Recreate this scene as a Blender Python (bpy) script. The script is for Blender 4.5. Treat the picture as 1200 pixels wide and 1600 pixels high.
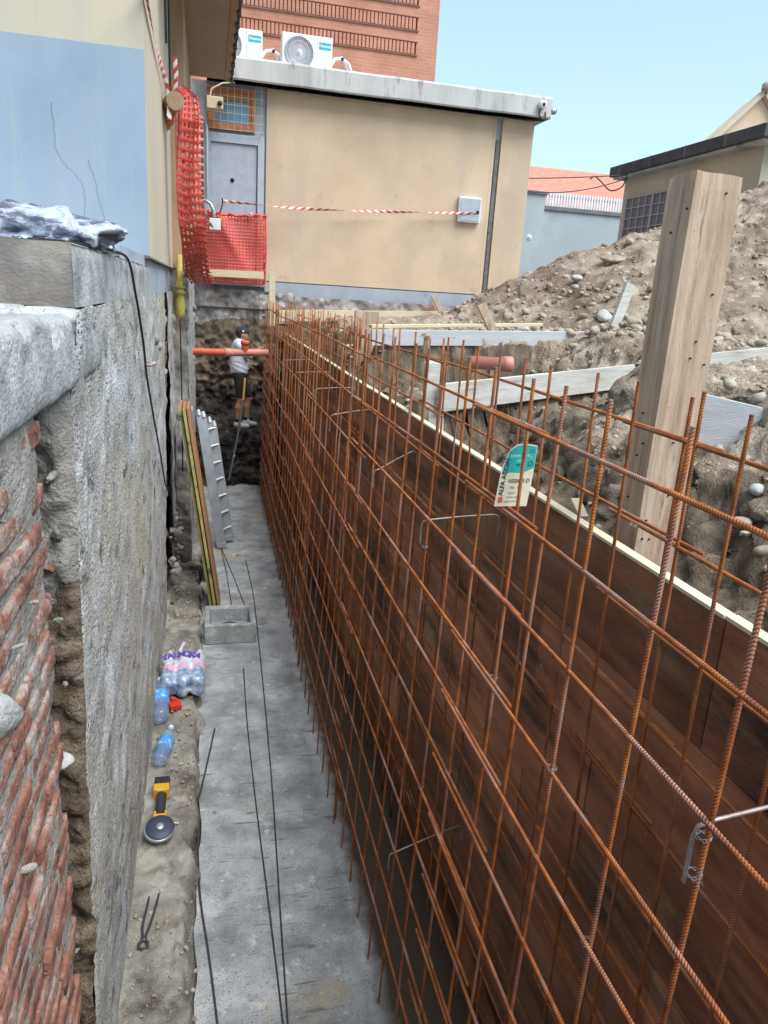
import bpy, math, random
import numpy as np
from mathutils import Matrix, Vector
random.seed(7)
for o in list(bpy.data.objects): bpy.data.objects.remove(o, do_unlink=True)
scn = bpy.context.scene
C = scn.collection
R = math.radians

# ---------------------------------------------------------------- camera
# the eye is the origin; +Y runs down the trench, +Z is up
cam_d = bpy.data.cameras.new('camera'); cam = bpy.data.objects.new('camera', cam_d); C.objects.link(cam)
F = 1150.0
_Y = np.array([-275., -355., F]); _Y /= np.linalg.norm(_Y)
_t = (F*F)/(355.-275.*.0625)
_D = np.array([-.0625*_t, _t, F]); _D /= np.linalg.norm(_D)
_X = np.cross(_D, _Y)
AX = np.array([_X, _Y, -_D])                      # rows: world axes seen by the lens
right, up, back = AX[:, 0], -AX[:, 1], -AX[:, 2]
cam.matrix_world = Matrix([[right[i], up[i], back[i], 0] for i in range(3)] + [[0, 0, 0, 1]])
cam_d.sensor_fit = 'HORIZONTAL'; cam_d.sensor_width = 36; cam_d.lens = 36*F/1200
cam_d.clip_start = .05; cam_d.clip_end = 2000
scn.camera = cam
scn.render.resolution_x, scn.render.resolution_y = 768, 1024

# ---------------------------------------------------------------- sky and sun
SUN = Vector((.36, -.42, .85)).normalized()       # added soft fill light from above and behind the viewer, a little from the right
elev = math.asin(SUN.z); azim = math.atan2(SUN.x, SUN.y)
world = bpy.data.worlds.new('World'); scn.world = world; world.use_nodes = True
nt = world.node_tree; bg = nt.nodes['Background']
sky = nt.nodes.new('ShaderNodeTexSky'); sky.sky_type = 'NISHITA'; sky.sun_disc = False
sky.sun_elevation = elev; sky.sun_rotation = azim
sky.air_density = 1.1; sky.dust_density = .6; sky.ozone_density = 1.2
gm = nt.nodes.new('ShaderNodeGamma'); gm.inputs[1].default_value = .45           # clear Nishita dome flattened so the zenith lights the trench more
nt.links.new(sky.outputs[0], gm.inputs[0]); tn = nt.nodes.new('ShaderNodeMix'); tn.data_type = 'RGBA'; tn.blend_type = 'MULTIPLY'; tn.inputs[0].default_value = 1; tn.inputs[7].default_value = (.80, .98, 1.02, 1)
nt.links.new(gm.outputs[0], tn.inputs[6]); nt.links.new(tn.outputs[2], bg.inputs[0]); bg.inputs[1].default_value = .15
sl = bpy.data.lights.new('sun_fill', 'SUN'); sl.energy = 1.5; sl.angle = R(50); sl.color = (1, .965, .93)
so = bpy.data.objects.new('sun_fill', sl); C.objects.link(so); so.location = (0, 0, 30)
so.rotation_euler = SUN.to_track_quat('Z', 'Y').to_euler()
vs = scn.view_settings
vs.view_transform = 'Standard'; vs.look = 'None'; vs.gamma = 1; vs.exposure = 1.85
scn.render.engine = 'CYCLES'
scn.cycles.max_bounces = 7; scn.cycles.diffuse_bounces = 6; scn.cycles.transparent_max_bounces = 12

# ---------------------------------------------------------------- numeric helpers
def _hash(ix, iy, iz, seed):
    n = (ix*374761393 + iy*668265263 + iz*2147483647 + seed*974634777) & 0xffffffff
    n = ((n ^ (n >> 13))*1274126177) & 0xffffffff
    n = ((n ^ (n >> 16))*2246822519) & 0xffffffff
    return ((n ^ (n >> 15)) & 0xffffff)/float(0xffffff)
def vnoise(p, seed=0):
    p = np.asarray(p, float); i = np.floor(p).astype(np.int64); f = p-i; f = f*f*(3-2*f)
    r = 0
    for dx in (0, 1):
        for dy in (0, 1):
            for dz in (0, 1):
                w = (f[..., 0] if dx else 1-f[..., 0])*(f[..., 1] if dy else 1-f[..., 1])*(f[..., 2] if dz else 1-f[..., 2])
                r = r + w*_hash(i[..., 0]+dx, i[..., 1]+dy, i[..., 2]+dz, seed)
    return r*2-1
def fbm(p, scale=1., octs=4, seed=0, gain=.5):
    p = np.asarray(p, float)*scale; r = 0; a = 1
    for k in range(octs):
        r = r + a*vnoise(p, seed+k*17); p = p*2.03+11.3; a *= gain
    return r
def sstep(a, b, x):
    t = np.clip((np.asarray(x, float)-a)/(b-a), 0, 1); return t*t*(3-2*t)

# ---------------------------------------------------------------- objects, labels
ORIG = {}
def tag(o, label=None, cat=None, group=None, kind=None):
    if label: o['label'] = label
    if cat: o['category'] = cat
    if group: o['group'] = group
    if kind: o['kind'] = kind
    return o
def thing(name, loc, label, cat, group=None, rz=0, kind=None):
    o = bpy.data.objects.new(name, None); C.objects.link(o); o.location = loc; o.rotation_euler = (0, 0, rz)
    o.empty_display_size = .1
    ORIG[o.name] = np.array(loc, float)
    return tag(o, label, cat, group, kind)
class MB:
    def __init__(s): s.v = []; s.f = []; s.m = []; s.n = 0; s.mi = 0; s.sm = []
    def add(s, v, f, smooth=False):
        v = np.asarray(v, float)
        s.v.append(v)
        for q in f: s.f.append(tuple(int(i)+s.n for i in q)); s.m.append(s.mi); s.sm.append(smooth)
        s.n += len(v); return s
    def box(s, x0, x1, y0, y1, z0, z1):
        return s.add([(x, y, z) for z in (z0, z1) for y in (y0, y1) for x in (x0, x1)],
                     [(0, 2, 3, 1), (4, 5, 7, 6), (0, 1, 5, 4), (2, 6, 7, 3), (0, 4, 6, 2), (1, 3, 7, 5)])
    def obox(s, c, ax, ay, az):
        c, ax, ay, az = (np.asarray(q, float) for q in (c, ax, ay, az))
        return s.add([c+i*ax+j*ay+k*az for k in (-1, 1) for j in (-1, 1) for i in (-1, 1)],
                     [(0, 2, 3, 1), (4, 5, 7, 6), (0, 1, 5, 4), (2, 6, 7, 3), (0, 4, 6, 2), (1, 3, 7, 5)])
    def beam(s, p0, p1, w, t, upv=(0, 0, 1)):
        p0, p1 = np.asarray(p0, float), np.asarray(p1, float); d = p1-p0; L = np.linalg.norm(d); d /= L
        a = np.cross(d, upv); a /= np.linalg.norm(a); b = np.cross(a, d)
        return s.obox((p0+p1)/2, d*L/2, a*t/2, b*w/2)
    def prism(s, poly, a, b, axis=1):
        n = len(poly); v = []
        for t in (a, b):
            for (p, q) in poly: v.append((t, p, q) if axis == 0 else (p, t, q) if axis == 1 else (p, q, t))
        f = [tuple(range(n)), tuple(range(2*n-1, n-1, -1))]
        f += [((i+1) % n, i, n+i, n+(i+1) % n) for i in range(n)]
        return s.add(v, f)
    def tube(s, pts, r, n=8, cap=True):
        pts = np.asarray(pts, float); m = len(pts)
        rr = np.full(m, r) if np.isscalar(r) else np.asarray(r, float)
        T = np.gradient(pts, axis=0); T /= np.linalg.norm(T, axis=1)[:, None]+1e-12
        ref = np.array([0, 0, 1.]) if abs(T[0][2]) < .9 else np.array([1., 0, 0])
        v = []; A = np.cross(T[0], ref); A /= np.linalg.norm(A)
        for i in range(m):
            A = A-T[i]*np.dot(A, T[i]); A /= np.linalg.norm(A); B = np.cross(T[i], A)
            for k in range(n):
                a = 2*math.pi*k/n; v.append(pts[i]+rr[i]*(math.cos(a)*A+math.sin(a)*B))
        f = [(i*n+k, i*n+(k+1) % n, (i+1)*n+(k+1) % n, (i+1)*n+k) for i in range(m-1) for k in range(n)]
        if cap:
            s.add([v[k] for k in range(n)], [tuple(range(n-1, -1, -1))]); s.add([v[(m-1)*n+k] for k in range(n)], [tuple(range(n))])
        return s.add(v, f, True)
    def lathe(s, prof, c=(0, 0, 0), axis=(0, 0, 1), n=24):
        ax = np.asarray(axis, float); ax /= np.linalg.norm(ax)
        ref = np.array([1., 0, 0]) if abs(ax[0]) < .9 else np.array([0, 1., 0])
        A = np.cross(ax, ref); A /= np.linalg.norm(A); B = np.cross(ax, A); c = np.asarray(c, float)
        v = [c+ax*h+r*(math.cos(2*math.pi*k/n)*A+math.sin(2*math.pi*k/n)*B) for (r, h) in prof for k in range(n)]
        f = [(i*n+k, i*n+(k+1) % n, (i+1)*n+(k+1) % n, (i+1)*n+k) for i in range(len(prof)-1) for k in range(n)]
        f += [tuple(range(n-1, -1, -1)), tuple((len(prof)-1)*n+k for k in range(n))]
        return s.add(v, f, True)
    def grid(s, P, smooth=True, keep=None):
        a, b = P.shape[:2]; idx = np.arange(a*b).reshape(a, b)
        f = np.stack([idx[:-1, :-1], idx[1:, :-1], idx[1:, 1:], idx[:-1, 1:]], -1).reshape(-1, 4)
        if keep is not None: f = f[keep.reshape(-1)]
        return s.add(P.reshape(-1, 3), f, smooth)
    def build(s, name, mats, parent=None, origin=None, bevel=0, label=None):
        V = np.concatenate(s.v)
        if parent is not None: origin = ORIG[parent.name]
        elif origin is None:
            lo, hi = V.min(0), V.max(0); origin = ((lo[0]+hi[0])/2, (lo[1]+hi[1])/2, lo[2])
        origin = np.array(origin, float)
        me = bpy.data.meshes.new(name)
        me.from_pydata([tuple(q) for q in (V-origin)], [], s.f)
        if not isinstance(mats, (list, tuple)): mats = [mats]
        for m in mats: me.materials.append(m)
        me.polygons.foreach_set('material_index', s.m)
        me.polygons.foreach_set('use_smooth', s.sm)
        me.update()
        o = bpy.data.objects.new(name, me); C.objects.link(o); ORIG[o.name] = origin
        if parent is not None: o.parent = parent
        else: o.location = origin
        if bevel:
            b = o.modifiers.new('bevel', 'BEVEL'); b.width = bevel; b.segments = 2; b.limit_method = 'ANGLE'
        if label: o['label'] = label
        return o
def text_into(mb, txt, org, ux, uy, size, depth=.0, align='CENTER', bold=0.0):
    """letters as filled outlines laid on the surface through org with directions ux, uy"""
    cu = bpy.data.curves.new('t', 'FONT'); cu.body = txt; cu.size = size; cu.align_x = align; cu.align_y = 'CENTER'
    cu.offset = bold; cu.resolution_u = 3
    to = bpy.data.objects.new('t', cu); C.objects.link(to)
    dg = bpy.context.evaluated_depsgraph_get(); me = bpy.data.meshes.new_from_object(to.evaluated_get(dg))
    org, ux, uy = (np.asarray(q, float) for q in (org, ux, uy))
    V = np.array([v.co[:] for v in me.vertices]) if len(me.vertices) else np.zeros((0, 3))
    if len(V): mb.add(org+V[:, :1]*ux+V[:, 1:2]*uy, [tuple(p.vertices) for p in me.polygons])
    bpy.data.objects.remove(to, do_unlink=True); bpy.data.curves.remove(cu); bpy.data.meshes.remove(me)

def smooth(pts, n=6):
    p = np.array(pts, float); q = np.vstack([2*p[0]-p[1], p, 2*p[-1]-p[-2]]); out = []
    for i in range(1, len(q)-2):
        for k in range(n):
            s = k/n; out.append(.5*((2*q[i])+(-q[i-1]+q[i+1])*s+(2*q[i-1]-5*q[i]+4*q[i+1]-q[i+2])*s*s+(-q[i-1]+3*q[i]-3*q[i+1]+q[i+2])*s**3))
    out.append(p[-1]); return out
def surface_net(fn, lo, hi, h):
    """closed surface of an implicit body"""
    lo = np.array(lo, float); n = np.ceil((np.array(hi)-lo)/h).astype(int)+1
    ax = [lo[i]+h*np.arange(n[i]) for i in range(3)]
    G = np.stack(np.meshgrid(*ax, indexing='ij'), -1); V = fn(G)
    S = V < 0
    nx, ny, nz = n-1
    cnt = np.zeros((nx, ny, nz)); acc = np.zeros((nx, ny, nz, 3))
    crossings = []
    for a in range(3):
        sl0 = [slice(None)]*3; sl1 = [slice(None)]*3; sl0[a] = slice(0, -1); sl1[a] = slice(1, None)
        v0, v1 = V[tuple(sl0)], V[tuple(sl1)]; cr = S[tuple(sl0)] != S[tuple(sl1)]
        t = np.where(cr, v0/(v0-v1+1e-20), 0)
        P = G[tuple(sl0)].copy(); P[..., a] += t*h
        crossings.append((cr, S[tuple(sl0)]))
        o = [b for b in range(3) if b != a]
        for d0 in (0, 1):
            for d1 in (0, 1):
                s = [slice(None)]*3; N = (nx, ny, nz)
                s[o[0]] = slice(d0, d0+N[o[0]]); s[o[1]] = slice(d1, d1+N[o[1]])
                c = cr[tuple(s)]; cnt += c; acc += P[tuple(s)]*c[..., None]
    ids = -np.ones((nx, ny, nz), int); m = cnt > 0; ids[m] = np.arange(m.sum())
    verts = acc[m]/cnt[m][:, None]; faces = []
    for a in range(3):
        cr, s0 = crossings[a]; o = [(a+1) % 3, (a+2) % 3]
        I = np.argwhere(cr)
        ok = (I[:, o[0]] > 0) & (I[:, o[1]] > 0) & (I[:, o[0]] < n[o[0]]-1) & (I[:, o[1]] < n[o[1]]-1); I = I[ok]
        def at(d0, d1):
            J = I.copy(); J[:, o[0]] += d0; J[:, o[1]] += d1; return ids[J[:, 0], J[:, 1], J[:, 2]]
        q = np.stack([at(-1, -1), at(0, -1), at(0, 0), at(-1, 0)], -1)
        inside = s0[I[:, 0], I[:, 1], I[:, 2]]
        q = np.where(inside[:, None], q, q[:, ::-1]); faces.append(q)
    return verts, np.concatenate(faces)
def rcone(P, a, b, ra, rb):
    a, b = np.array(a, float), np.array(b, float); d = b-a; t = np.clip(((P-a)@d)/(d@d+1e-12), 0, 1)
    return np.linalg.norm(P-a-t[..., None]*d, axis=-1)-(ra+(rb-ra)*t)
def ell(P, c, r):
    r = np.array(r, float); q = (P-np.array(c, float))/r; k = np.linalg.norm(q, axis=-1); return (k-1)*r.min()
def smin(a, b, k):
    h = np.clip(.5+.5*(b-a)/k, 0, 1); return b*(1-h)+a*h-k*h*(1-h)

# ---------------------------------------------------------------- materials
def mat(name, stops, scale=4, rough=.85, bump=.3, bscale=60, stretch=(1, 1, 1), patch=None, spec=.35, metal=0,
        detail=9, speck=None, rnd=0, bdist=.01, streak=None):
    """stops: colours over a noise; patch=(colour, scale, lo, hi) a second, sharper noise of stains; speck=(colour, scale, size) pits"""
    m = bpy.data.materials.new(name); m.use_nodes = True; N = m.node_tree.nodes; L = m.node_tree.links
    b = N['Principled BSDF']; b.inputs['Roughness'].default_value = rough; b.inputs['Metallic'].default_value = metal
    b.inputs['Specular IOR Level'].default_value = spec
    tc = N.new('ShaderNodeTexCoord'); mp = N.new('ShaderNodeMapping'); mp.inputs['Scale'].default_value = stretch
    L.new(tc.outputs['Object'], mp.inputs[0])
    n = N.new('ShaderNodeTexNoise'); n.inputs['Scale'].default_value = scale; n.inputs['Detail'].default_value = detail
    n.inputs['Roughness'].default_value = .62; L.new(mp.outputs[0], n.inputs[0])
    cr = N.new('ShaderNodeValToRGB'); L.new(n.outputs[0], cr.inputs[0])
    k = len(stops); e = cr.color_ramp.elements
    while len(e) < k: e.new(.5)
    for i, c in enumerate(stops):
        e[i].position = .32+.36*i/max(1, k-1); e[i].color = (*c, 1)
    out = cr.outputs[0]
    def mixin(out, fac, col):
        mx = N.new('ShaderNodeMix'); mx.data_type = 'RGBA'; L.new(fac, mx.inputs[0]); L.new(out, mx.inputs[6]); mx.inputs[7].default_value = (*col, 1)
        return mx.outputs[2]
    for pt in (patch if isinstance(patch, list) else [patch] if patch else []):
        col, sc, lo, hi = pt[:4]; n2 = N.new('ShaderNodeTexNoise'); n2.inputs['Scale'].default_value = sc; n2.inputs['Detail'].default_value = 10
        n2.inputs['Roughness'].default_value = .65
        if len(pt) > 4:
            m2 = N.new('ShaderNodeMapping'); m2.inputs['Scale'].default_value = pt[4]; m2.inputs['Location'].default_value = (3.1, 7.7, 1.3)
            L.new(tc.outputs['Object'], m2.inputs[0]); L.new(m2.outputs[0], n2.inputs[0])
        else: L.new(mp.outputs[0], n2.inputs[0])
        mr = N.new('ShaderNodeMapRange'); mr.inputs[1].default_value = lo; mr.inputs[2].default_value = hi; L.new(n2.outputs[0], mr.inputs[0])
        out = mixin(out, mr.outputs[0], col)
    hgt = None
    if speck:
        col, sc, size = speck; vo = N.new('ShaderNodeTexVoronoi'); vo.inputs['Scale'].default_value = sc*2.2
        nd = N.new('ShaderNodeTexNoise'); nd.inputs['Scale'].default_value = sc*1.3; nd.inputs['Detail'].default_value = 3; L.new(tc.outputs['Object'], nd.inputs[0])
        va = N.new('ShaderNodeVectorMath'); va.operation = 'MULTIPLY_ADD'; va.inputs[1].default_value = (.9/sc,)*3; L.new(nd.outputs['Color'], va.inputs[0]); L.new(tc.outputs['Object'], va.inputs[2])
        L.new(va.outputs[0], vo.inputs[0])
        ns = N.new('ShaderNodeTexNoise'); ns.inputs['Scale'].default_value = sc*.22; L.new(tc.outputs['Object'], ns.inputs[0])
        ad = N.new('ShaderNodeMath'); ad.operation = 'MULTIPLY_ADD'; ad.inputs[1].default_value = -1.1*size; ad.inputs[2].default_value = size*1.35; L.new(ns.outputs[0], ad.inputs[0])
        lt = N.new('ShaderNodeMath'); lt.operation = 'LESS_THAN'; L.new(vo.outputs['Distance'], lt.inputs[0]); L.new(ad.outputs[0], lt.inputs[1])
        out = mixin(out, lt.outputs[0], col); hgt = lt.outputs[0]
    if rnd:
        oi = N.new('ShaderNodeObjectInfo'); hs = N.new('ShaderNodeHueSaturation')
        m1 = N.new('ShaderNodeMapRange'); m1.inputs[3].default_value = 1-rnd; m1.inputs[4].default_value = 1+rnd; L.new(oi.outputs['Random'], m1.inputs[0])
        L.new(m1.outputs[0], hs.inputs['Value']); L.new(out, hs.inputs['Color']); out = hs.outputs[0]
    L.new(out, b.inputs['Base Color'])
    if bump:
        nb = N.new('ShaderNodeTexNoise'); nb.inputs['Scale'].default_value = bscale; nb.inputs['Detail'].default_value = 6; L.new(mp.outputs[0], nb.inputs[0])
        h = nb.outputs[0]
        if hgt:
            sb = N.new('ShaderNodeMath'); sb.operation = 'MULTIPLY_ADD'; sb.inputs[1].default_value = -.6; L.new(hgt, sb.inputs[0]); L.new(h, sb.inputs[2]); h = sb.outputs[0]
        bp = N.new('ShaderNodeBump'); bp.inputs['Strength'].default_value = bump; bp.inputs['Distance'].default_value = bdist
        L.new(h, bp.inputs['Height']); L.new(bp.outputs[0], b.inputs['Normal'])
    return m
def flat(name, col, rough=.5, metal=0, spec=.5, alpha=1, trans=0):
    m = mat(name, [tuple(c*.86 for c in col), tuple(min(1, c*1.08) for c in col)], scale=7, rough=rough, bump=.08, bscale=90, metal=metal, spec=spec)
    b = m.node_tree.nodes['Principled BSDF']; b.inputs['Alpha'].default_value = alpha; b.inputs['Transmission Weight'].default_value = trans
    return m
def brickmat(name, c1, c2, mortar, scale=1., bw=.25, bh=.065, ms=.006, rough=.85):
    m = bpy.data.materials.new(name); m.use_nodes = True; N = m.node_tree.nodes; L = m.node_tree.links; b = N['Principled BSDF']
    b.inputs['Roughness'].default_value = rough
    tc = N.new('ShaderNodeTexCoord'); sp = N.new('ShaderNodeSeparateXYZ'); cb = N.new('ShaderNodeCombineXYZ')
    L.new(tc.outputs['Object'], sp.inputs[0]); ad = N.new('ShaderNodeMath'); L.new(sp.outputs[0], ad.inputs[0]); L.new(sp.outputs[1], ad.inputs[1])
    L.new(ad.outputs[0], cb.inputs[0]); L.new(sp.outputs[2], cb.inputs[1])
    t = N.new('ShaderNodeTexBrick'); L.new(cb.outputs[0], t.inputs[0])
    t.inputs['Color1'].default_value = (*c1, 1); t.inputs['Color2'].default_value = (*c2, 1); t.inputs['Mortar'].default_value = (*mortar, 1)
    t.inputs['Scale'].default_value = scale; t.inputs['Brick Width'].default_value = bw; t.inputs['Row Height'].default_value = bh; t.inputs['Mortar Size'].default_value = ms
    n = N.new('ShaderNodeTexNoise'); n.inputs['Scale'].default_value = .9; n.inputs['Detail'].default_value = 9; L.new(tc.outputs['Object'], n.inputs[0])
    hs = N.new('ShaderNodeHueSaturation'); mr = N.new('ShaderNodeMapRange'); mr.inputs[1].default_value = .3; mr.inputs[2].default_value = .7
    mr.inputs[3].default_value = .75; mr.inputs[4].default_value = 1.15; L.new(n.outputs[0], mr.inputs[0]); L.new(mr.outputs[0], hs.inputs['Value'])
    L.new(t.outputs[0], hs.inputs['Color']); L.new(hs.outputs[0], b.inputs['Base Color'])
    bp = N.new('ShaderNodeBump'); bp.inputs['Strength'].default_value = .5; bp.inputs['Distance'].default_value = .006; bp.invert = True
    L.new(t.outputs['Fac'], bp.inputs['Height']); L.new(bp.outputs[0], b.inputs['Normal'])
    return m

MT = {}
MT['footing'] = mat('footing_concrete', [(.23, .24, .25), (.38, .40, .41), (.56, .58, .59)], scale=3.2, bump=.8, bscale=55, speck=((.12, .12, .115), 42, .28),
                    patch=[((.44, .38, .28), 1.1, .60, .68), ((.25, .25, .245), 5, .57, .70), ((.66, .65, .63), 7, .60, .68), ((.20, .20, .19), 3, .60, .66, (1, 7, 1))])
MT['oldconc'] = mat('old_concrete', [(.25, .245, .235), (.41, .405, .385), (.57, .57, .55)], scale=4.5, stretch=(1, .55, 1), bump=.9, bscale=75, speck=((.08, .078, .07), 36, .36),
                    patch=[((.50, .53, .57), 1.6, .52, .66), ((.44, .40, .31), 1.0, .50, .66, (1, .5, .8)), ((.13, .13, .12), 9, .57, .65, (1, .5, 1)), ((.64, .65, .67), 4, .57, .65, (1, .5, .7))])
MT['oldconc_light'] = mat('pale_concrete', [(.24, .245, .25), (.37, .38, .385), (.50, .515, .53)], scale=5, bump=.8, bscale=70, speck=((.13, .13, .13), 60, .2),
                    patch=[((.22, .215, .205), 3.2, .53, .64), ((.10, .10, .095), 13, .64, .70)])
MT['mortar'] = mat('rough_mortar', [(.18, .165, .15), (.29, .275, .25), (.41, .39, .365)], scale=7, bump=1, bscale=80, patch=[((.36, .17, .12), 3.2, .60, .64)], speck=((.12, .11, .10), 70, .2))
MT['brick'] = mat('old_brick', [(.12, .052, .04), (.27, .125, .09), (.40, .24, .19)], scale=9, bump=1, bscale=60, patch=[((.36, .33, .30), 9, .54, .64), ((.36, .335, .31), 2.2, .58, .68), ((.06, .03, .025), 7, .63, .68)], speck=((.08, .04, .03), 70, .22))
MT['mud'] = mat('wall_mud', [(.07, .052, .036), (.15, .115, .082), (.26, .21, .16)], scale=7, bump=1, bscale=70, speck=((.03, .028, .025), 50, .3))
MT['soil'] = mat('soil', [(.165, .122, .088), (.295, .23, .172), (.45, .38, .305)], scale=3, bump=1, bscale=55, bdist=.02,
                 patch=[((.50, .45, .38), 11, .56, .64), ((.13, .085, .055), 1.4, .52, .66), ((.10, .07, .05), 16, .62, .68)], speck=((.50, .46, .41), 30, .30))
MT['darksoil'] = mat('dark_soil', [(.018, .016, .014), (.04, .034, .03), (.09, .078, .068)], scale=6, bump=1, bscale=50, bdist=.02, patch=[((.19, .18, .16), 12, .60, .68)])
MT['stripsoil'] = mat('strip_soil', [(.18, .165, .14), (.31, .29, .25), (.46, .44, .39)], scale=5, bump=1, bscale=90, bdist=.012, speck=((.42, .41, .39), 55, .28), patch=[((.10, .085, .065), 2, .55, .65)])
MT['rubble'] = mat('rubble_foundation', [(.13, .12, .11), (.30, .28, .27), (.50, .49, .48)], scale=5, bump=1, bscale=40, patch=[((.34, .19, .15), 3, .58, .64), ((.06, .055, .05), 4, .6, .68)])
MT['stone'] = mat('cobble', [(.20, .16, .12), (.34, .285, .225), (.50, .45, .385)], scale=9, bump=.4, bscale=60, rough=.75, rnd=.25)
MT['stonewhite'] = mat('pale_cobble', [(.34, .335, .33), (.50, .50, .49)], scale=9, bump=.4, bscale=60, rough=.7)
MT['pebble'] = mat('pebble', [(.20, .16, .12), (.34, .285, .22), (.52, .47, .40)], scale=3.5, bump=.4, bscale=60)
MT['bluepaint'] = mat('blue_paint', [(.26, .34, .43), (.30, .385, .475), (.335, .42, .51)], scale=1.2, bump=.1, bscale=120, stretch=(1, 1, .5), patch=[((.37, .41, .50), .9, .46, .66), ((.34, .42, .43), 2.3, .60, .72, (2.5, 1, .12))])
MT['beige'] = mat('beige_render', [(.56, .43, .31), (.61, .475, .345), (.65, .51, .375)], scale=.9, bump=.12, bscale=220, patch=[((.47, .37, .28), .7, .50, .75), ((.52, .42, .33), 1.6, .5, .7, (1, 1, .15)), ((.42, .35, .28), 2.2, .62, .72)])
MT['beigelight'] = mat('pale_beige_render', [(.50, .44, .33), (.58, .51, .39)], scale=1.4, bump=.12, bscale=180, stretch=(1, 1, .3), patch=[((.44, .42, .38), 1.1, .5, .7, (1, 1, .1))])
MT['brownshade'] = mat('brown_shade_render', [(.36, .25, .17), (.43, .31, .22)], scale=2, bump=.1, bscale=150)  # beige house wall with its shade put into the colour as brown
MT['soffit'] = mat('soffit_render', [(.34, .29, .24), (.40, .34, .28)], scale=1.5, bump=.08, bscale=150)
MT['slab'] = mat('roof_slab_concrete', [(.34, .35, .35), (.47, .48, .48), (.56, .57, .57)], scale=2, bump=.3, bscale=60, stretch=(1, 1, .25), patch=[((.13, .13, .12), 2.4, .56, .70, (1.6, 1, .35))])
MT['greyrender'] = mat('grey_render', [(.30, .34, .40), (.40, .44, .50)], scale=2, bump=.2, bscale=100, stretch=(1, 1, .4), patch=[((.22, .22, .23), 3, .6, .72)])
MT['wallgrey'] = mat('boundary_render', [(.36, .41, .44), (.44, .50, .53)], scale=.7, bump=.1, bscale=80, patch=[((.34, .35, .35), .8, .55, .7)])
MT['coping'] = mat('coping', [(.13, .13, .14), (.21, .21, .22)], scale=5, bump=.3)
MT['doorgrey'] = flat('door_grey', (.38, .42, .50), rough=.42)
MT['framegrey'] = flat('frame_grey', (.40, .45, .53), rough=.45)
MT['orangewood'] = mat('orange_wood', [(.38, .14, .045), (.55, .22, .07)], scale=6, stretch=(1, 1, 6), rough=.5, bump=.1)
MT['glass'] = flat('window_glass', (.16, .25, .36), rough=.08, spec=.9)
MT['glassfar'] = flat('shed_glass', (.10, .13, .17), rough=.15, spec=.8)
MT['dark'] = flat('dark_gap', (.02, .02, .022), rough=.8)
MT['white'] = flat('white_enamel', (.74, .77, .80), rough=.35)
MT['fan'] = flat('fan_grey', (.35, .39, .44), rough=.5)
MT['teal'] = flat('teal_badge', (.0, .42, .52), rough=.4)
MT['steel'] = flat('galvanised', (.42, .46, .50), rough=.4, metal=.6)
MT['alu'] = mat('aluminium', [(.40, .43, .46), (.56, .60, .64)], scale=6, rough=.38, metal=.55, bump=.1)
MT['rust'] = mat('rusty_rebar', [(.15, .048, .02), (.40, .125, .034), (.60, .22, .065)], scale=9, rough=.78, bump=.5, bscale=260, rnd=.22, bdist=.002, spec=.3,
                 patch=[((.30, .27, .28), 3.5, .585, .66), ((.05, .022, .014), 4, .58, .7)])
MT['rustdark'] = mat('rusty_rebar_inner', [(.18, .058, .022), (.42, .135, .038), (.60, .22, .065)], scale=9, rough=.85, bump=.5, bscale=260, rnd=.22, bdist=.002, patch=[((.22, .17, .16), 4, .62, .68)])
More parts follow.
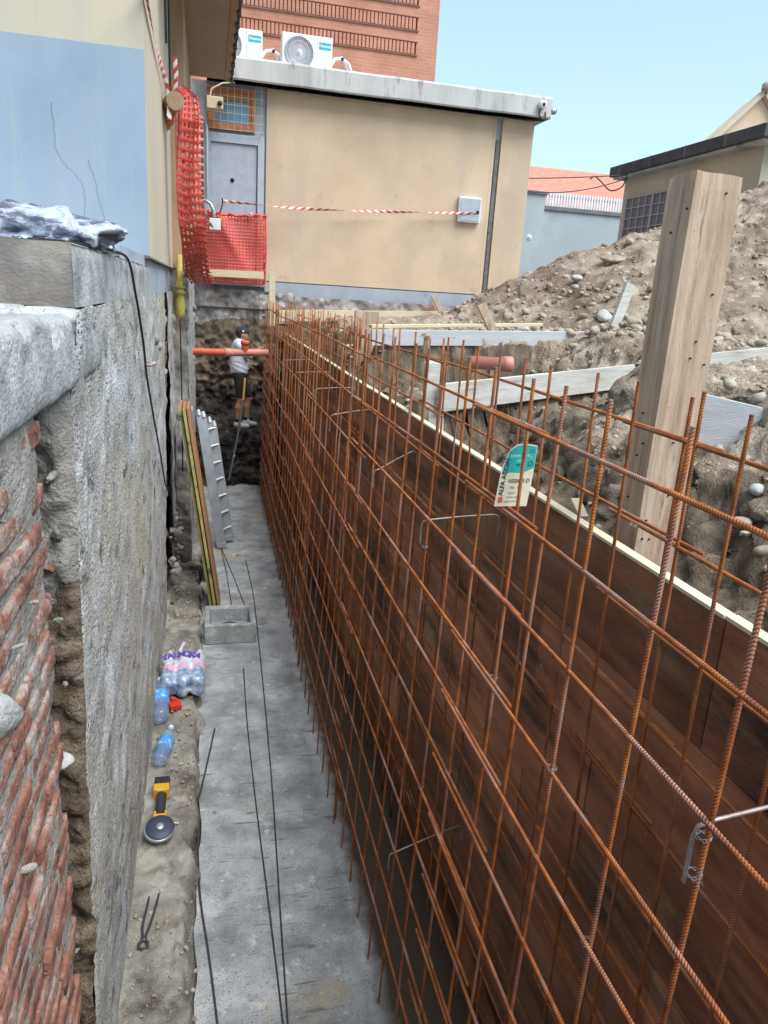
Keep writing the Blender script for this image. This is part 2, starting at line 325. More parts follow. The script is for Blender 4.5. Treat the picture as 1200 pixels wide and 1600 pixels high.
def ribcolour(m, pitch=.0078, r=.0054, worn=(.40, .36, .38), amt=.8):
    """shade of the grooves is put into the colour, the ribs are rubbed to grey where the noise says so"""
    N = m.node_tree.nodes; L = m.node_tree.links; b = N['Principled BSDF']; src = b.inputs['Base Color'].links[0].from_socket
    tc = N.new('ShaderNodeTexCoord'); sp = N.new('ShaderNodeSeparateXYZ'); L.new(tc.outputs['Object'], sp.inputs[0])
    def mth(op, a, b_=None, c=None):
        n = N.new('ShaderNodeMath'); n.operation = op
        for i, q in enumerate((a, b_, c)):
            if q is None: continue
            if isinstance(q, (int, float)): n.inputs[i].default_value = q
            else: L.new(q, n.inputs[i])
        return n.outputs[0]
    sg = mth('SIGN', sp.outputs[2]); q = mth('MULTIPLY', mth('MULTIPLY', sp.outputs[1], .7/r), sg)
    ph = mth('MULTIPLY', mth('ADD', mth('DIVIDE', sp.outputs[0], pitch), q), 2*math.pi); c = mth('COSINE', ph)
    rib = mth('MULTIPLY', mth('ADD', c, .25), .9); rib = mth('MAXIMUM', mth('MINIMUM', rib, 1), 0)
    gro = mth('MAXIMUM', mth('MINIMUM', mth('MULTIPLY', c, -1.1), 1), 0)
    n1 = N.new('ShaderNodeTexNoise'); n1.inputs['Scale'].default_value = 2.1; n1.inputs['Detail'].default_value = 5
    oi = N.new('ShaderNodeObjectInfo'); va = N.new('ShaderNodeVectorMath'); va.operation = 'ADD'; L.new(tc.outputs['Object'], va.inputs[0])
    cx = N.new('ShaderNodeCombineXYZ'); L.new(mth('MULTIPLY', oi.outputs['Random'], 37.0), cx.inputs[0]); L.new(cx.outputs[0], va.inputs[1]); L.new(va.outputs[0], n1.inputs[0])
    mr = N.new('ShaderNodeMapRange'); mr.inputs[1].default_value = .50; mr.inputs[2].default_value = .60; L.new(n1.outputs[0], mr.inputs[0])
    m1 = N.new('ShaderNodeMix'); m1.data_type = 'RGBA'; L.new(mth('MULTIPLY', gro, .75), m1.inputs[0]); L.new(src, m1.inputs[6]); m1.inputs[7].default_value = (.045, .017, .009, 1)  # grooves darkened in the colour for the shade between ribs
    m2 = N.new('ShaderNodeMix'); m2.data_type = 'RGBA'; L.new(mth('MULTIPLY', mth('MULTIPLY', rib, mr.outputs[0]), amt), m2.inputs[0]); L.new(m1.outputs[2], m2.inputs[6]); m2.inputs[7].default_value = (*worn, 1)
    L.new(m2.outputs[2], b.inputs['Base Color'])
ribcolour(MT['rust']); ribcolour(MT['rustdark'], amt=.35)
MT['rod'] = mat('bare_rod', [(.20, .14, .11), (.34, .31, .30)], scale=14, rough=.45, metal=.4, bump=.1, rnd=.15)
MT['wire'] = flat('tie_steel', (.30, .30, .32), rough=.4, metal=.7)
MT['blackrod'] = flat('black_rod', (.045, .045, .055), rough=.6)
MT['cable'] = flat('black_cable', (.015, .016, .02), rough=.5)
MT['form'] = mat('formwork_board', [(.12, .045, .024), (.25, .098, .05), (.37, .17, .09)], scale=3, rough=.6, bump=.45, bscale=40, stretch=(1, .6, 3), rnd=.45,
                 patch=[((.42, .38, .32), 16, .68, .72, (1, 1, 1)), ((.30, .23, .13), 1.3, .55, .68, (1, .4, 1.6)), ((.035, .018, .012), 2, .52, .66, (1, .4, 2)), ((.25, .10, .05), 5, .58, .68, (1, .3, 2))])
MT['formedge'] = mat('board_edge', [(.52, .46, .30), (.72, .68, .52)], scale=8, rough=.7, bump=.2, stretch=(1, .3, 1), patch=[((.40, .46, .40), 3, .58, .7)])
MT['timber'] = mat('weathered_timber', [(.30, .205, .14), (.44, .325, .24), (.55, .43, .335)], scale=5, rough=.75, bump=.4, bscale=60, stretch=(5, 5, .5),
                   patch=[((.48, .43, .40), 1.8, .54, .68), ((.14, .075, .04), 3, .60, .68, (4, 4, .7)), ((.28, .18, .12), 1.6, .52, .66)], speck=((.04, .025, .02), 11, .07))
MT['plank'] = mat('grey_plank', [(.36, .35, .32), (.50, .49, .46), (.60, .60, .58)], scale=5, rough=.75, bump=.35, bscale=50, stretch=(.5, .5, 5), patch=[((.44, .38, .26), 1.5, .55, .68), ((.26, .24, .22), 6, .62, .7)])
MT['plankblue'] = mat('bluish_plank', [(.42, .43, .45), (.56, .565, .58)], scale=4, rough=.7, bump=.3, bscale=50, stretch=(.5, .5, 4), patch=[((.30, .27, .24), 3, .64, .7)])
MT['plankyellow'] = mat('fresh_plank', [(.54, .46, .30), (.68, .60, .42)], scale=5, rough=.7, bump=.25, stretch=(.6, 1, 6), patch=[((.42, .33, .20), 4, .62, .7)])
MT['pvc'] = flat('orange_pvc', (.55, .11, .045), rough=.42)
MT['pvcpink'] = flat('faded_pvc', (.56, .22, .17), rough=.5)
MT['net'] = flat('red_net', (.66, .085, .06), rough=.5)
MT['netpale'] = flat('net_crease', (.78, .30, .26), rough=.5)
MT['tapered'] = flat('tape_red', (.62, .045, .04), rough=.45)
MT['tapewhite'] = flat('tape_white', (.76, .72, .72), rough=.45)
MT['yellowpipe'] = mat('yellow_pipe_paint', [(.50, .40, .07), (.62, .53, .16)], scale=12, rough=.5, bump=.2, patch=[((.14, .07, .035), 7, .60, .66)])
MT['yellowedge'] = mat('yellow_edge_paint', [(.34, .31, .09), (.50, .46, .20)], scale=9, rough=.6, bump=.2, patch=[((.12, .10, .05), 8, .56, .64)])
MT['panelbrown'] = mat('panel_face', [(.30, .16, .075), (.40, .23, .12)], scale=6, rough=.6, bump=.2, stretch=(1, 1, .2))
MT['redtile'] = mat('roof_tile', [(.60, .26, .18), (.72, .36, .27)], scale=3, rough=.8, bump=.3)
MT['yellowwall'] = mat('yellow_render', [(.62, .36, .08), (.70, .44, .12)], scale=1, bump=.05)
MT['pinkwall'] = mat('pale_gable', [(.62, .47, .33), (.68, .53, .40)], scale=1, bump=.05)
MT['bitumen'] = mat('bitumen_edge', [(.045, .05, .058), (.09, .095, .105)], scale=4, rough=.7, bump=.3)
MT['skin'] = mat('skin', [(.36, .17, .11), (.44, .23, .15)], scale=9, rough=.55, bump=.05)
MT['shirt'] = mat('pale_blue_shirt', [(.54, .60, .70), (.66, .72, .80)], scale=8, rough=.85, bump=.3, bscale=25)
MT['navy'] = flat('navy_cloth', (.018, .022, .045), rough=.8)
MT['black'] = flat('black_cloth', (.012, .012, .016), rough=.85)
MT['shoe'] = flat('shoe_grey', (.42, .43, .44), rough=.6)
MT['asphalt'] = mat('yard_ground', [(.16, .14, .12), (.24, .21, .18)], scale=.8, bump=.5, bscale=20)
MT['facadebrick'] = brickmat('facade_brick', (.50, .20, .13), (.56, .24, .16), (.46, .30, .24), bw=.27, bh=.075, ms=.008)
MT['slotbrick'] = brickmat('soldier_brick', (.40, .15, .10), (.46, .19, .125), (.16, .06, .045), bw=.085, bh=.6, ms=.012)
MT['leavedirt'] = MT['darksoil']

# ================================================================ THE SETTING
ZF = -3.45                                        # trench floor
def surf(P, amp, scale, seed=0, octs=4, ch=(1, 1, 1)):
    P = P.copy(); Q = P.copy()
    for a in range(3):
        if ch[a]: P[..., a] += ch[a]*amp*fbm(Q, scale, octs, seed+a*101)
    return P
def gridpts(u, v, fn):
    U, V = np.meshgrid(u, v, indexing='ij'); x, y, z = fn(U, V)
    return np.stack([x+0*U, y+0*U, z+0*U], -1)
def ar(a, b, h): return np.linspace(a, b, max(2, int(round(abs(b-a)/h))+1))

# trench floor: cast footing
P = gridpts(ar(-.16, 1.5, .03), ar(-3, 13.9, .05), lambda x, y: (x, y, ZF))
edge = -.11+.045*fbm(np.stack([P[..., 1]*0, P[..., 1], P[..., 1]*0], -1), 2.2, 3, 5)
w = np.clip((P[..., 0]+.16)/1.66, 0, 1); P[..., 0] = edge*(1-w)+1.5*w
P[..., 2] += .006*fbm(P, 3, 4, 3)
P[..., 2] += .10*sstep(12.4, 13.8, P[..., 1])
fm = MB().grid(P[::-1]); q = P[::-1][:-1, :-1]
def cage_shade(m):                                     # shade under the cage put into the floor colour
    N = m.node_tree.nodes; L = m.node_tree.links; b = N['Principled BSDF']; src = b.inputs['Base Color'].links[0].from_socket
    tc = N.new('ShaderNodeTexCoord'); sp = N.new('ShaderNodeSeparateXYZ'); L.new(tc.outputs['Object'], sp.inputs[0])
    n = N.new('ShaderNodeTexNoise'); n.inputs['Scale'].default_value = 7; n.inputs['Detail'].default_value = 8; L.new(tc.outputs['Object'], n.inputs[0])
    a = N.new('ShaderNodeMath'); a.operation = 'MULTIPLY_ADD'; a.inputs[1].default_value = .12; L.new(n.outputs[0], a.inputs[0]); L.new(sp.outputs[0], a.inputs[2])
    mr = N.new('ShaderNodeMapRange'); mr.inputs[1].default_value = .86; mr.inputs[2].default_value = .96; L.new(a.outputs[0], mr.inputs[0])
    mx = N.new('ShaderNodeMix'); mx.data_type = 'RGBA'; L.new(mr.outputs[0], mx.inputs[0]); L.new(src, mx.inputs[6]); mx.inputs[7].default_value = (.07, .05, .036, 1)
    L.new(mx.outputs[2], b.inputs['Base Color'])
cage_shade(MT['footing'])
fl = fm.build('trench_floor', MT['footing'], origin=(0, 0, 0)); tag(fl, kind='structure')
sk = MB()
e = P[0]; lowr = e.copy(); lowr[:, 2] -= .25
sk.grid(np.stack([e, lowr]), False); sk.build('footing_side', MT['footing'], parent=fl)

sb = MB(); sb.box(-3, -.76, -3.1, 14.2, -3.7, -.33); sb.box(-3, 1.5, -3.3, -3.1, -3.7, -.4); sb.box(-1, 1.6, 14.15, 14.6, -3.8, -.4)
tag(sb.build('subsoil', MT['mud'], origin=(0, 0, 0)), kind='structure')
# earth strip between old foundation and footing
def strip(x, y):
    t = np.clip((x+.62)/.56, 0, 1)
    z = -3.33-.02*fbm(np.stack([x*0, y, y*0], -1), 1.3, 2, 8)-.20*sstep(.86, 1.0, t+.10*fbm(np.stack([x, y, x*0], -1), 5, 3, 2))
    z = z-.12*sstep(7.0, 7.6, y)*sstep(.3, .5, t)
    return x, y, z
P = gridpts(ar(-.66, -.05, .014), ar(-3, 13.9, .02), strip)
P = surf(P, .012, 9, 21, 5, (1, .5, 1)); P[..., 2] += .018*fbm(P, 28, 2, 4)
tag(MB().grid(P[::-1]).build('earth_strip', MT['stripsoil'], origin=(0, 0, 0)), kind='structure')

# dug earth at the far end below the door
def bank(x, z):
    y = 13.92+0*x
    y = y-.75*sstep(-2.15, -2.55, z)-.10*sstep(-1.5, -2.1, z)
    y = y+.25*sstep(-2.9, -3.4, z)*-1*0
    return x, y, z
P = gridpts(ar(-.35, 1.5, .025), ar(-.05, -3.55, .025), bank)
A = .05+.07*sstep(-.7, -1.2, P[..., 2])
P[..., 1] -= A*fbm(P, 5.5, 5, 31, .6); P[..., 2] += .03*fbm(P, 7, 4, 77)
mb = MB(); P2 = P[::-1]
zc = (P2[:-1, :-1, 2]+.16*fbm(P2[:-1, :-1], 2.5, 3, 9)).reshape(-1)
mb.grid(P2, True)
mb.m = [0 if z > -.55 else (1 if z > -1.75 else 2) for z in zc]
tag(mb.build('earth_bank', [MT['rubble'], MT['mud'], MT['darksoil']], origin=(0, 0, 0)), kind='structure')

# near end of the trench, behind the viewer
P = gridpts(ar(-.7, 1.6, .08), ar(-.05, -3.6, .08), lambda x, z: (x, -3.0, z)); P = surf(P, .05, 4, 3)
tag(MB().grid(P).build('near_bank', MT['soil'], origin=(0, 0, 0)), kind='structure')

# ground to the right: dug pits, spoil mound
RX = [1.3, 2.6, 3.3, 3.74, 4.27, 4.99, 5.56, 6.32, 7.51, 8.1, 8.7, 9.6, 12]
RZ = [-.34, -.33, -.28, .02, .33, .73, .92, 1.2, 1.74, 2.05, 1.9, 1.2, .2]
def ground_h(x, y):
    g = -.34+.0*x
    foot = np.interp(x, [3.5, 5, 8], [9.2, 7.6, 5.7])
    R_ = np.interp(x, RX, RZ)
    t = np.clip((y-foot)/(10.0-foot), 0, 1); t2 = np.clip((y-10)/(2.6+.35*np.maximum(x-6, 0)), 0, 1)
    md = np.maximum(R_+.32, 0)*(t**.9)*(1-.95*t2*t2*(3-2*t2))
    h = g+md
    # pit next to the formwork, near part
    L3 = 4.80+(x-1.47)*.47
    inA = sstep(0, .18, L3-y)
    dA = -1.2+.55*sstep(1.75, 2.5, x)+.33*sstep(2.45, 2.85, x)
    dA = np.where(x > 2.2, dA+.0, dA)
    h = h*(1-inA)+np.minimum(h, dA)*inA
    # pit between the two planks
    h = np.where((y > L3-.25) & (y < L3+.35) & (x < 3.75), np.minimum(h, -.66+.055*(x-1.46)), h)
    inB = sstep(0, .12, y-L3-.14)*sstep(0, .05, 7.02-y)*(1-sstep(3.1, 4.1, x+.3*(y-6)))
    h = h*(1-inB)+np.minimum(h, -.82)*inB
    inC = sstep(7.2, 7.4, y)*sstep(0, .3, 8.6-y)*(1-sstep(2.2, 2.9, x))
    h = h*(1-inC)+np.minimum(h, -.5)*inC
    # ground falls away against the back of the boards
    h = h-(.42*(1-sstep(1.34, 1.75, x)))*sstep(5.5, 6.5, y)
    Lb = np.where(x < 3.56, 4.62+(x-1.46)*.468, 5.6+(x-3.5)*.09); zb = np.where(x < 3.56, -.72+.055*(x-1.46), -.60+.12*(x-3.5))
    fr_ = sstep(-.75, -.35, y-Lb)*(1-sstep(.04, .10, y-Lb))*sstep(1.9, 2.5, x)*(1-sstep(5.0, 5.6, x))
    h = h*(1-fr_)+np.minimum(h, zb-.06)*fr_
    # heap of loose gravel in front of the mound
    h = h+.20*np.exp(-((x-4.35)/.9)**2-((y-6.7)/.55)**2)+.12*np.exp(-((x-3.5)/.8)**2-((y-10.2)/.5)**2)
    return h
gx = np.r_[ar(1.36, 4.2, .026)[:-1], ar(4.2, 9.8, .045)]; gy = np.r_[ar(-3, 1, .08)[:-1], ar(1, 7.4, .028)[:-1], ar(7.4, 13.9, .045)]
P = gridpts(gx, gy, lambda x, y: (x, y, ground_h(x, y)))
gr = np.gradient(P[..., 2], gx, gy); slope = np.clip(np.sqrt(gr[0]**2+gr[1]**2), 0, 2)
Q0 = P.copy(); inp = (Q0[..., 2] < -.5)*1.0
P[..., 2] += .035*fbm(Q0, 2.2, 4, 41)+.030*fbm(Q0, 8, 5, 44, .7)+inp*.030*fbm(Q0, 13, 4, 46, .65)+np.clip(slope, 0, 1)*.04*fbm(Q0, 5, 4, 55)
P[..., 0] += (.02+.05*np.clip(slope, 0, 1))*fbm(Q0, 6, 4, 57, .65)*sstep(1.36, 1.6, Q0[..., 0])
P[..., 1] -= .075*np.clip(slope, 0, 1)*np.abs(fbm(Q0, 6, 4, 58, .65))
sk = P[:2].copy(); sk[0, :, 0] = 1.345; sk[0, :, 2] = -3.5; sk[1, :, 0] = 1.345; sk[1, :, 2] = P[0, :, 2]
P = np.concatenate([sk, P]); mb = MB(); mb.grid(P)
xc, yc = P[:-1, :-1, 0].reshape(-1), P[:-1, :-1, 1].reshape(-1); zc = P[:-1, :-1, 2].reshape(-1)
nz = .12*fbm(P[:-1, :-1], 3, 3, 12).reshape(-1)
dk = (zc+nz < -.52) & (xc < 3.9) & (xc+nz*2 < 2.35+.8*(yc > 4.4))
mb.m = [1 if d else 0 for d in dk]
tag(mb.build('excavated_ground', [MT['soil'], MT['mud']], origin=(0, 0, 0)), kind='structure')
P = MB()
for (x0, x1, y0, y1, z) in ((9.75, 300, -200, 400, -.36), (-300, 9.75, 13.85, 400, -.36), (-300, 9.75, -200, -2.95, -.36), (-300, -.55, -2.95, 13.85, -.31)):
    P.add([(x0, y0, z), (x1, y0, z), (x1, y1, z), (x0, y1, z)], [(0, 1, 2, 3)])
tag(P.build('ground', MT['asphalt'], origin=(0, 0, 0)), kind='structure')

def terr(x, y): return float(ground_h(np.array(x, float), np.array(y, float)))
# loose stones that nobody could count
def rock(mb, c, r, seed, sub=1, sq=(1, 1, .7)):
    rs = random.Random(seed)
    t = (1+5**.5)/2
    v = np.array([(-1, t, 0), (1, t, 0), (-1, -t, 0), (1, -t, 0), (0, -1, t), (0, 1, t), (0, -1, -t), (0, 1, -t), (t, 0, -1), (t, 0, 1), (-t, 0, -1), (-t, 0, 1)], float)
    v /= np.linalg.norm(v[0])
    f = [(0, 11, 5), (0, 5, 1), (0, 1, 7), (0, 7, 10), (0, 10, 11), (1, 5, 9), (5, 11, 4), (11, 10, 2), (10, 7, 6), (7, 1, 8), (3, 9, 4), (3, 4, 2), (3, 2, 6), (3, 6, 8), (3, 8, 9), (4, 9, 5), (2, 4, 11), (6, 2, 10), (8, 6, 7), (9, 8, 1)]
    for _ in range(sub):
        v = list(map(tuple, v)); cache = {}; nf = []
        def mid(a, b):
            k = (min(a, b), max(a, b))
            if k not in cache:
                m = (np.array(v[a])+np.array(v[b]))/2; m /= np.linalg.norm(m); cache[k] = len(v); v.append(tuple(m))
            return cache[k]
        for a, b, c_ in f:
            x, y, z = mid(a, b), mid(b, c_), mid(c_, a); nf += [(a, x, z), (b, y, x), (c_, z, y), (x, y, z)]
        f = nf; v = np.array(v)
    v = v*(1+(.16 if sub else .3)*fbm(v+seed*3.7, 1.3, 3, seed % 50))[:, None]
    s = np.array([sq[0]*rs.uniform(.8, 1.25), sq[1]*rs.uniform(.8, 1.2), sq[2]*rs.uniform(.8, 1.15)])*r
    a = rs.uniform(0, 6.28); Rm = np.array([[math.cos(a), -math.sin(a), 0], [math.sin(a), math.cos(a), 0], [0, 0, 1]])
    a = rs.uniform(-.5, .5); Rx = np.array([[1, 0, 0], [0, math.cos(a), -math.sin(a)], [0, math.sin(a), math.cos(a)]])
    mb.add((v*s)@Rm.T@Rx.T+np.array(c, float), f, sub > 0)
g1 = MB(); g2 = MB(); rs = random.Random(3)
for i in range(7500):
    x = 1.5+rs.random()**1.2*7.2; y = rs.uniform(.2, 12.6)
    z = terr(x, y); big = rs.random()
    if y < 5 and x < 2.2 and rs.random() < .6: continue
    r = .006+.020*rs.random()**2.5 if y < 6 else .010+.034*rs.random()**3.2
    rock(g1, (x, y, z+.05*r+.012*math.sin(i)), r, i, 0, (1.1, .9, .8))
for i in range(300):                                # denser pile in front of the mound
    a = rs.gauss(4.45, .62); b = rs.gauss(7.0, .5)
    if rs.random() < .35: a, b = rs.gauss(4.6, .9), rs.gauss(8.6, .55)
    if a < 1.6 or a > 8: continue
    r = .020+.042*rs.random()**2.2
    rock(g2, (a, b, terr(a, b)+.35*r+.06*rs.random()), r, i+9000, 1)
for i in range(110):
    a = rs.uniform(2.1, 2.9); b = rs.uniform(1.4, 4.2); r = .012+.035*rs.random()**2
    rock(g2, (a, b, terr(a, b)+.3*r), r, i+19000, 1)
tag(g1.build('gravel', MT['pebble'], origin=(0, 0, 0)), 'loose gravel scattered over the dug ground and the spoil mound', 'gravel', kind='stuff')
tag(g2.build('cobble_spill', MT['stone'], origin=(0, 0, 0)), 'grey brown cobbles spilled in a bank between the two long boards', 'cobbles', kind='stuff')
g3 = MB()
for i in range(700):
    y = rs.uniform(1.8, 8.6); x = rs.uniform(-.42, -.12); r = .004+.010*rs.random()**2.5
    rock(g3, (x, y, -3.325+.2*r), r, i+30000, 0)
for i in range(70):
    rock(g3, (rs.uniform(-.05, .8), rs.uniform(2.6, 12), ZF+.004), .003+.006*rs.random()**2, i+31000, 0)
for i in range(60):                                # crumbled edge of the footing
    y = rs.uniform(2.6, 8); rock(g3, (-.13+.03*math.sin(y*5)+rs.gauss(0, .02), y, -3.40), rs.uniform(.006, .02), i+32000, 0)
tag(g3.build('grit', MT['pebble'], origin=(0, 0, 0)), 'small grit and crumbs lying on the soil strip and trench floor', 'grit', kind='stuff')

def cobble(x, y, r, mt, label, seed, sq=(1, 1, .72), z=None):
    m = MB(); z = terr(x, y) if z is None else z
    rock(m, (x, y, z+r*.55), r, seed, 2, sq); o = m.build('cobble', MT[mt]); tag(o, label, 'stone', 'larger loose stones'); return o
cobble(3.72, 8.6, .085, 'stonewhite', 'blue grey cobble lying leftmost in the row at the foot of the mound', 51)
cobble(4.10, 8.35, .080, 'stone', 'flat grey cobble second in the row at the foot of the mound', 52, (1.4, 1, .6))
cobble(4.66, 8.4, .082, 'stonewhite', 'pale rounded cobble in the middle of the row below the mound', 53, (1.2, 1, .8))
cobble(5.45, 8.2, .085, 'stonewhite', 'white cobble just right of the leaning grey stake', 54, (1.2, 1, .75))
cobble(4.75, 9.4, .07, 'stonewhite', 'small pale cobble higher up the slope above the row', 55)
cobble(5.3, 9.5, .09, 'stone', 'long grey stone lying on the slope of the mound', 56, (2, 1, .5))
cobble(2.32, 2.65, .035, 'stonewhite', 'pale cobble half buried below the bluish slanting board', 57, (1.3, 1, .8))
cobble(2.15, 2.35, .03, 'stone', 'brown cobble in the near soil right of the big post', 58, (1.5, 1, .8))
cobble(-.365, 8.05, .06, 'stonewhite', 'pale round stone at the base of the left wall beside the leaning boards', 59, z=-3.12)
cobble(-.37, 7.75, .05, 'stone', 'grey stone wedged low in the left wall above the soil strip', 60, z=-2.95)
cobble(-.37, 8.3, .06, 'stone', 'dark grey stone sticking out of the left wall left of the leaning boards', 61, z=-2.78)
cobble(-.28, 3.57, .016, 'stonewhite', 'small white chip of mortar below the angle grinder', 62, z=-3.33)
cobble(-.33, 3.42, .013, 'stonewhite', 'white mortar chip left of the pincers', 63, z=-3.33)
cobble(.02, 4.35, .012, 'stone', 'lone pebble on the trench floor beside the kinked black rod', 64, z=ZF)
cobble(.36, 9.45, .02, 'stonewhite', 'pale pebble on the floor between the ladder foot and the mesh', 65, z=ZF)

# ================================================================ LEFT WALL
# cast panel of the old foundation
t = thing('foundation_wall', (-.4, 7, ZF), 'old grey cast concrete foundation wall with rough pitted face along the left of the trench', 'wall')
def panelx(y, z):
    x = -.39-.05*np.clip((-z-.3)/3.1, 0, 1)
    x = x+.03*sstep(-.45, -.1, z)*(1-sstep(2.7, 3.3, y))
    return x
P = gridpts(ar(2.30, 7.30, .022), ar(-.09, -3.50, .022), lambda y, z: (panelx(y, z), y, z))
P[..., 0] += .006*fbm(P, 3, 3, 61)+.006*fbm(P*np.array([1, 1, .5]), 16, 4, 66)-.012*np.clip(fbm(P, 9, 2, 68)-.55, 0, 1)
P[0, :, 0] -= .010; P[0, :, 1] += .004
MB().grid(P[::-1]).build('cast_panel', MT['oldconc'], parent=t)
# rough broken end of the panel, facing the viewer
P = gridpts(ar(-.388, -.85, .014), ar(-.12, -3.55, .018), lambda x, z: (x-.05*np.clip((-z-.3)/3.1, 0, 1), 2.31, z))
P[..., 1] -= (.012+.05*np.abs(fbm(P, 7, 5, 81, .6)))*sstep(-.388, -.43, P[..., 0])
P[..., 0] += .012*fbm(P, 12, 4, 85)*sstep(-.39, -.43, P[..., 0])
P[:, :, 1] = P[:, :, 1]
mb = MB(); mb.grid(P[::-1])
zc = (P[::-1][:-1, :-1, 2]+.25*fbm(P[::-1][:-1, :-1], 4, 3, 19)).reshape(-1)
mb.m = [0 if z > -1.05 else 1 for z in zc]
mb.build('broken_end', [MT['mortar'], MT['mud']], parent=t, label='rough mortar and mud end of the cast panel')
# recess between pier and panel
P = gridpts(ar(1.5, 2.5, .03), ar(-.15, -3.55, .03), lambda y, z: (-.72, y, z)); P[..., 0] += .06*fbm(P, 5, 4, 91)
MB().grid(P[::-1]).build('recess_back', MT['mud'], parent=t)
# chunks stuck in the recess
mb = MB(); rs = random.Random(12)
for i in range(40):
    z = -rs.uniform(.3, 1.25) if i < 34 else -rs.uniform(1.3, 3.2)
    rock(mb, (rs.uniform(-.60, -.44), rs.uniform(2.23, 2.29), z), rs.uniform(.008, .026), 700+i, 0, (1.3, .6, .8))
mb.build('mortar_lump', MT['mortar'], parent=t)
mb = MB()
for i, (x, z, r) in enumerate(((-.47, -.42, .04), (-.50, -.60, .035), (-.48, -.86, .03), (-.46, -.35, .03), (-.52, -1.0, .03))):
    rock(mb, (x, 2.27, z), r, 750+i, 0, (1.3, .6, .5))
mb.build('brick_fragment', MT['brick'], parent=t)
m = MB(); rock(m, (-.47, 2.2, -1.49), .032, 767, 2); m.build('embedded_stone', MT['stonewhite'], parent=t)
# beam running over pier and recess
prof = [(-2.2, -.085), (-1.4, -.087), (-.9, -.088), (-.62, -.088), (-.50, -.09), (-.40, -.094), (-.376, -.11), (-.372, -.17), (-.370, -.22), (-.372, -.28), (-.378, -.306), (-.46, -.31), (-.60, -.31), (-.9, -.31)]
pp = np.array(prof); s = np.r_[0, np.cumsum(np.linalg.norm(np.diff(pp, axis=0), axis=1))]; q = ar(.5, s[-1], .014)
px, pz = np.interp(q, s, pp[:, 0]), np.interp(q, s, pp[:, 1])
ys = ar(-3, 2.86, .016); P = np.stack([np.tile(px, (len(ys), 1)), np.tile(ys[:, None], (1, len(px))), np.tile(pz, (len(ys), 1))], -1)
fr = sstep(-.66, -.45, P[..., 0])*sstep(-.29, -.14, P[..., 2])
P += np.stack([.006*fbm(P, 9, 4, 201), .0*P[..., 0], .004*fbm(P, 10, 4, 202)], -1)
brk = np.clip(fbm(P*np.array([1, 1, .6]), 6.5, 5, 207, .62)+.25, 0, 1)*fr*sstep(-.20, -.13, P[..., 2])*(1-sstep(2.4, 2.75, P[..., 1]))
brk = .35*brk+.65*np.round(brk*3)/3; P[..., 0] -= .06*brk; P[..., 2] -= .03*brk*sstep(-.16, -.09, P[..., 2])
P[..., 0] += (.006*fbm(P, 22, 4, 209)*fr)
MB().grid(P).build('cap_beam', MT['oldconc_light'], parent=t, label='pale concrete beam with broken front edge')

# brick pier nearest the viewer
t = thing('brick_pier', (-.45, 0, ZF), 'red brick wall smeared with pale mortar at the lower left', 'wall')
P = gridpts(ar(-1.2, 1.90, .014), ar(-.28, -3.55, .014), lambda y, z: (-.415, y, z))
P[..., 0] += .011+.004*fbm(P, 6, 5, 301, .6)+.003*fbm(P, 34, 3, 305)
cov = fbm(P, 2.4, 3, 311)
P[..., 0] += .010*sstep(.05, .6, cov)
P[..., 1] += sstep(1.6, 1.9, P[..., 1])*(.03*fbm(np.stack([0*P[..., 0], 0*P[..., 0], P[..., 2]], -1), 9, 4, 320))
P[-3:, :, 0] -= np.array([.05, .14, .3])[:, None]
mface = MB().grid(P[::-1])
mb = MB(); rs = random.Random(5); row = 0; z = -3.5
while z < -.36:
    y = -1.2-(.13 if row % 2 else 0)
    while y < 1.80:
        L_ = rs.uniform(.225, .255) if rs.random() > .2 else .12
        y1 = min(y+L_, 1.90)
        if rs.random() > .06 and y1-y > .04:
            u, v = ar(y, y1, .012), ar(z, z+rs.uniform(.044, .054), .009); u = np.r_[y, y+.001, u[1:-1], y1-.001, y1]; v = np.r_[v[0], v[0]+.001, v[1:-1], v[-1]-.001, v[-1]]
            d = -.002+rs.gauss(0, .0035); tl = rs.gauss(0, .002)
            Q = gridpts(u, v, lambda a, b: (-.395+d+tl*(a-y)/.25, a, b))
            ed = np.minimum(np.minimum(Q[..., 1]-y, y1-Q[..., 1]), np.minimum(Q[..., 2]-v[0], v[-1]-Q[..., 2]))
            Q[..., 0] += .0012*fbm(Q, 40, 4, 330)-.008*np.clip(fbm(Q, 9, 3, 338)-.65, 0, 1)-.014*(ed < 1e-6)-.0025*(ed < .0015)
            Q[..., 1] += .0018*fbm(Q, 25, 3, 340); Q[..., 2] += .0018*fbm(Q, 25, 3, 341)
            mb.grid(Q[::-1], True)
        y += L_+.012
    z += .074; row += 1
mb.build('brickwork', MT['brick'], parent=t)
rs = random.Random(8)
for i in range(26): rock(mface, (-.388+rs.uniform(0, .008), rs.uniform(.4, 1.9), rs.uniform(-3.2, -.4)), rs.uniform(.006, .016), 850+i, 1, (.5, 1.6, .7))
mface.build('mortar_face', MT['mortar'], parent=t)
m = MB(); rock(m, (-.375, 1.235, -.745), .052, 877, 2, (.6, 1, .85)); m.build('mortar_blob', MT['oldconc_light'], parent=t, label='round whitish lump of mortar on the brickwork')

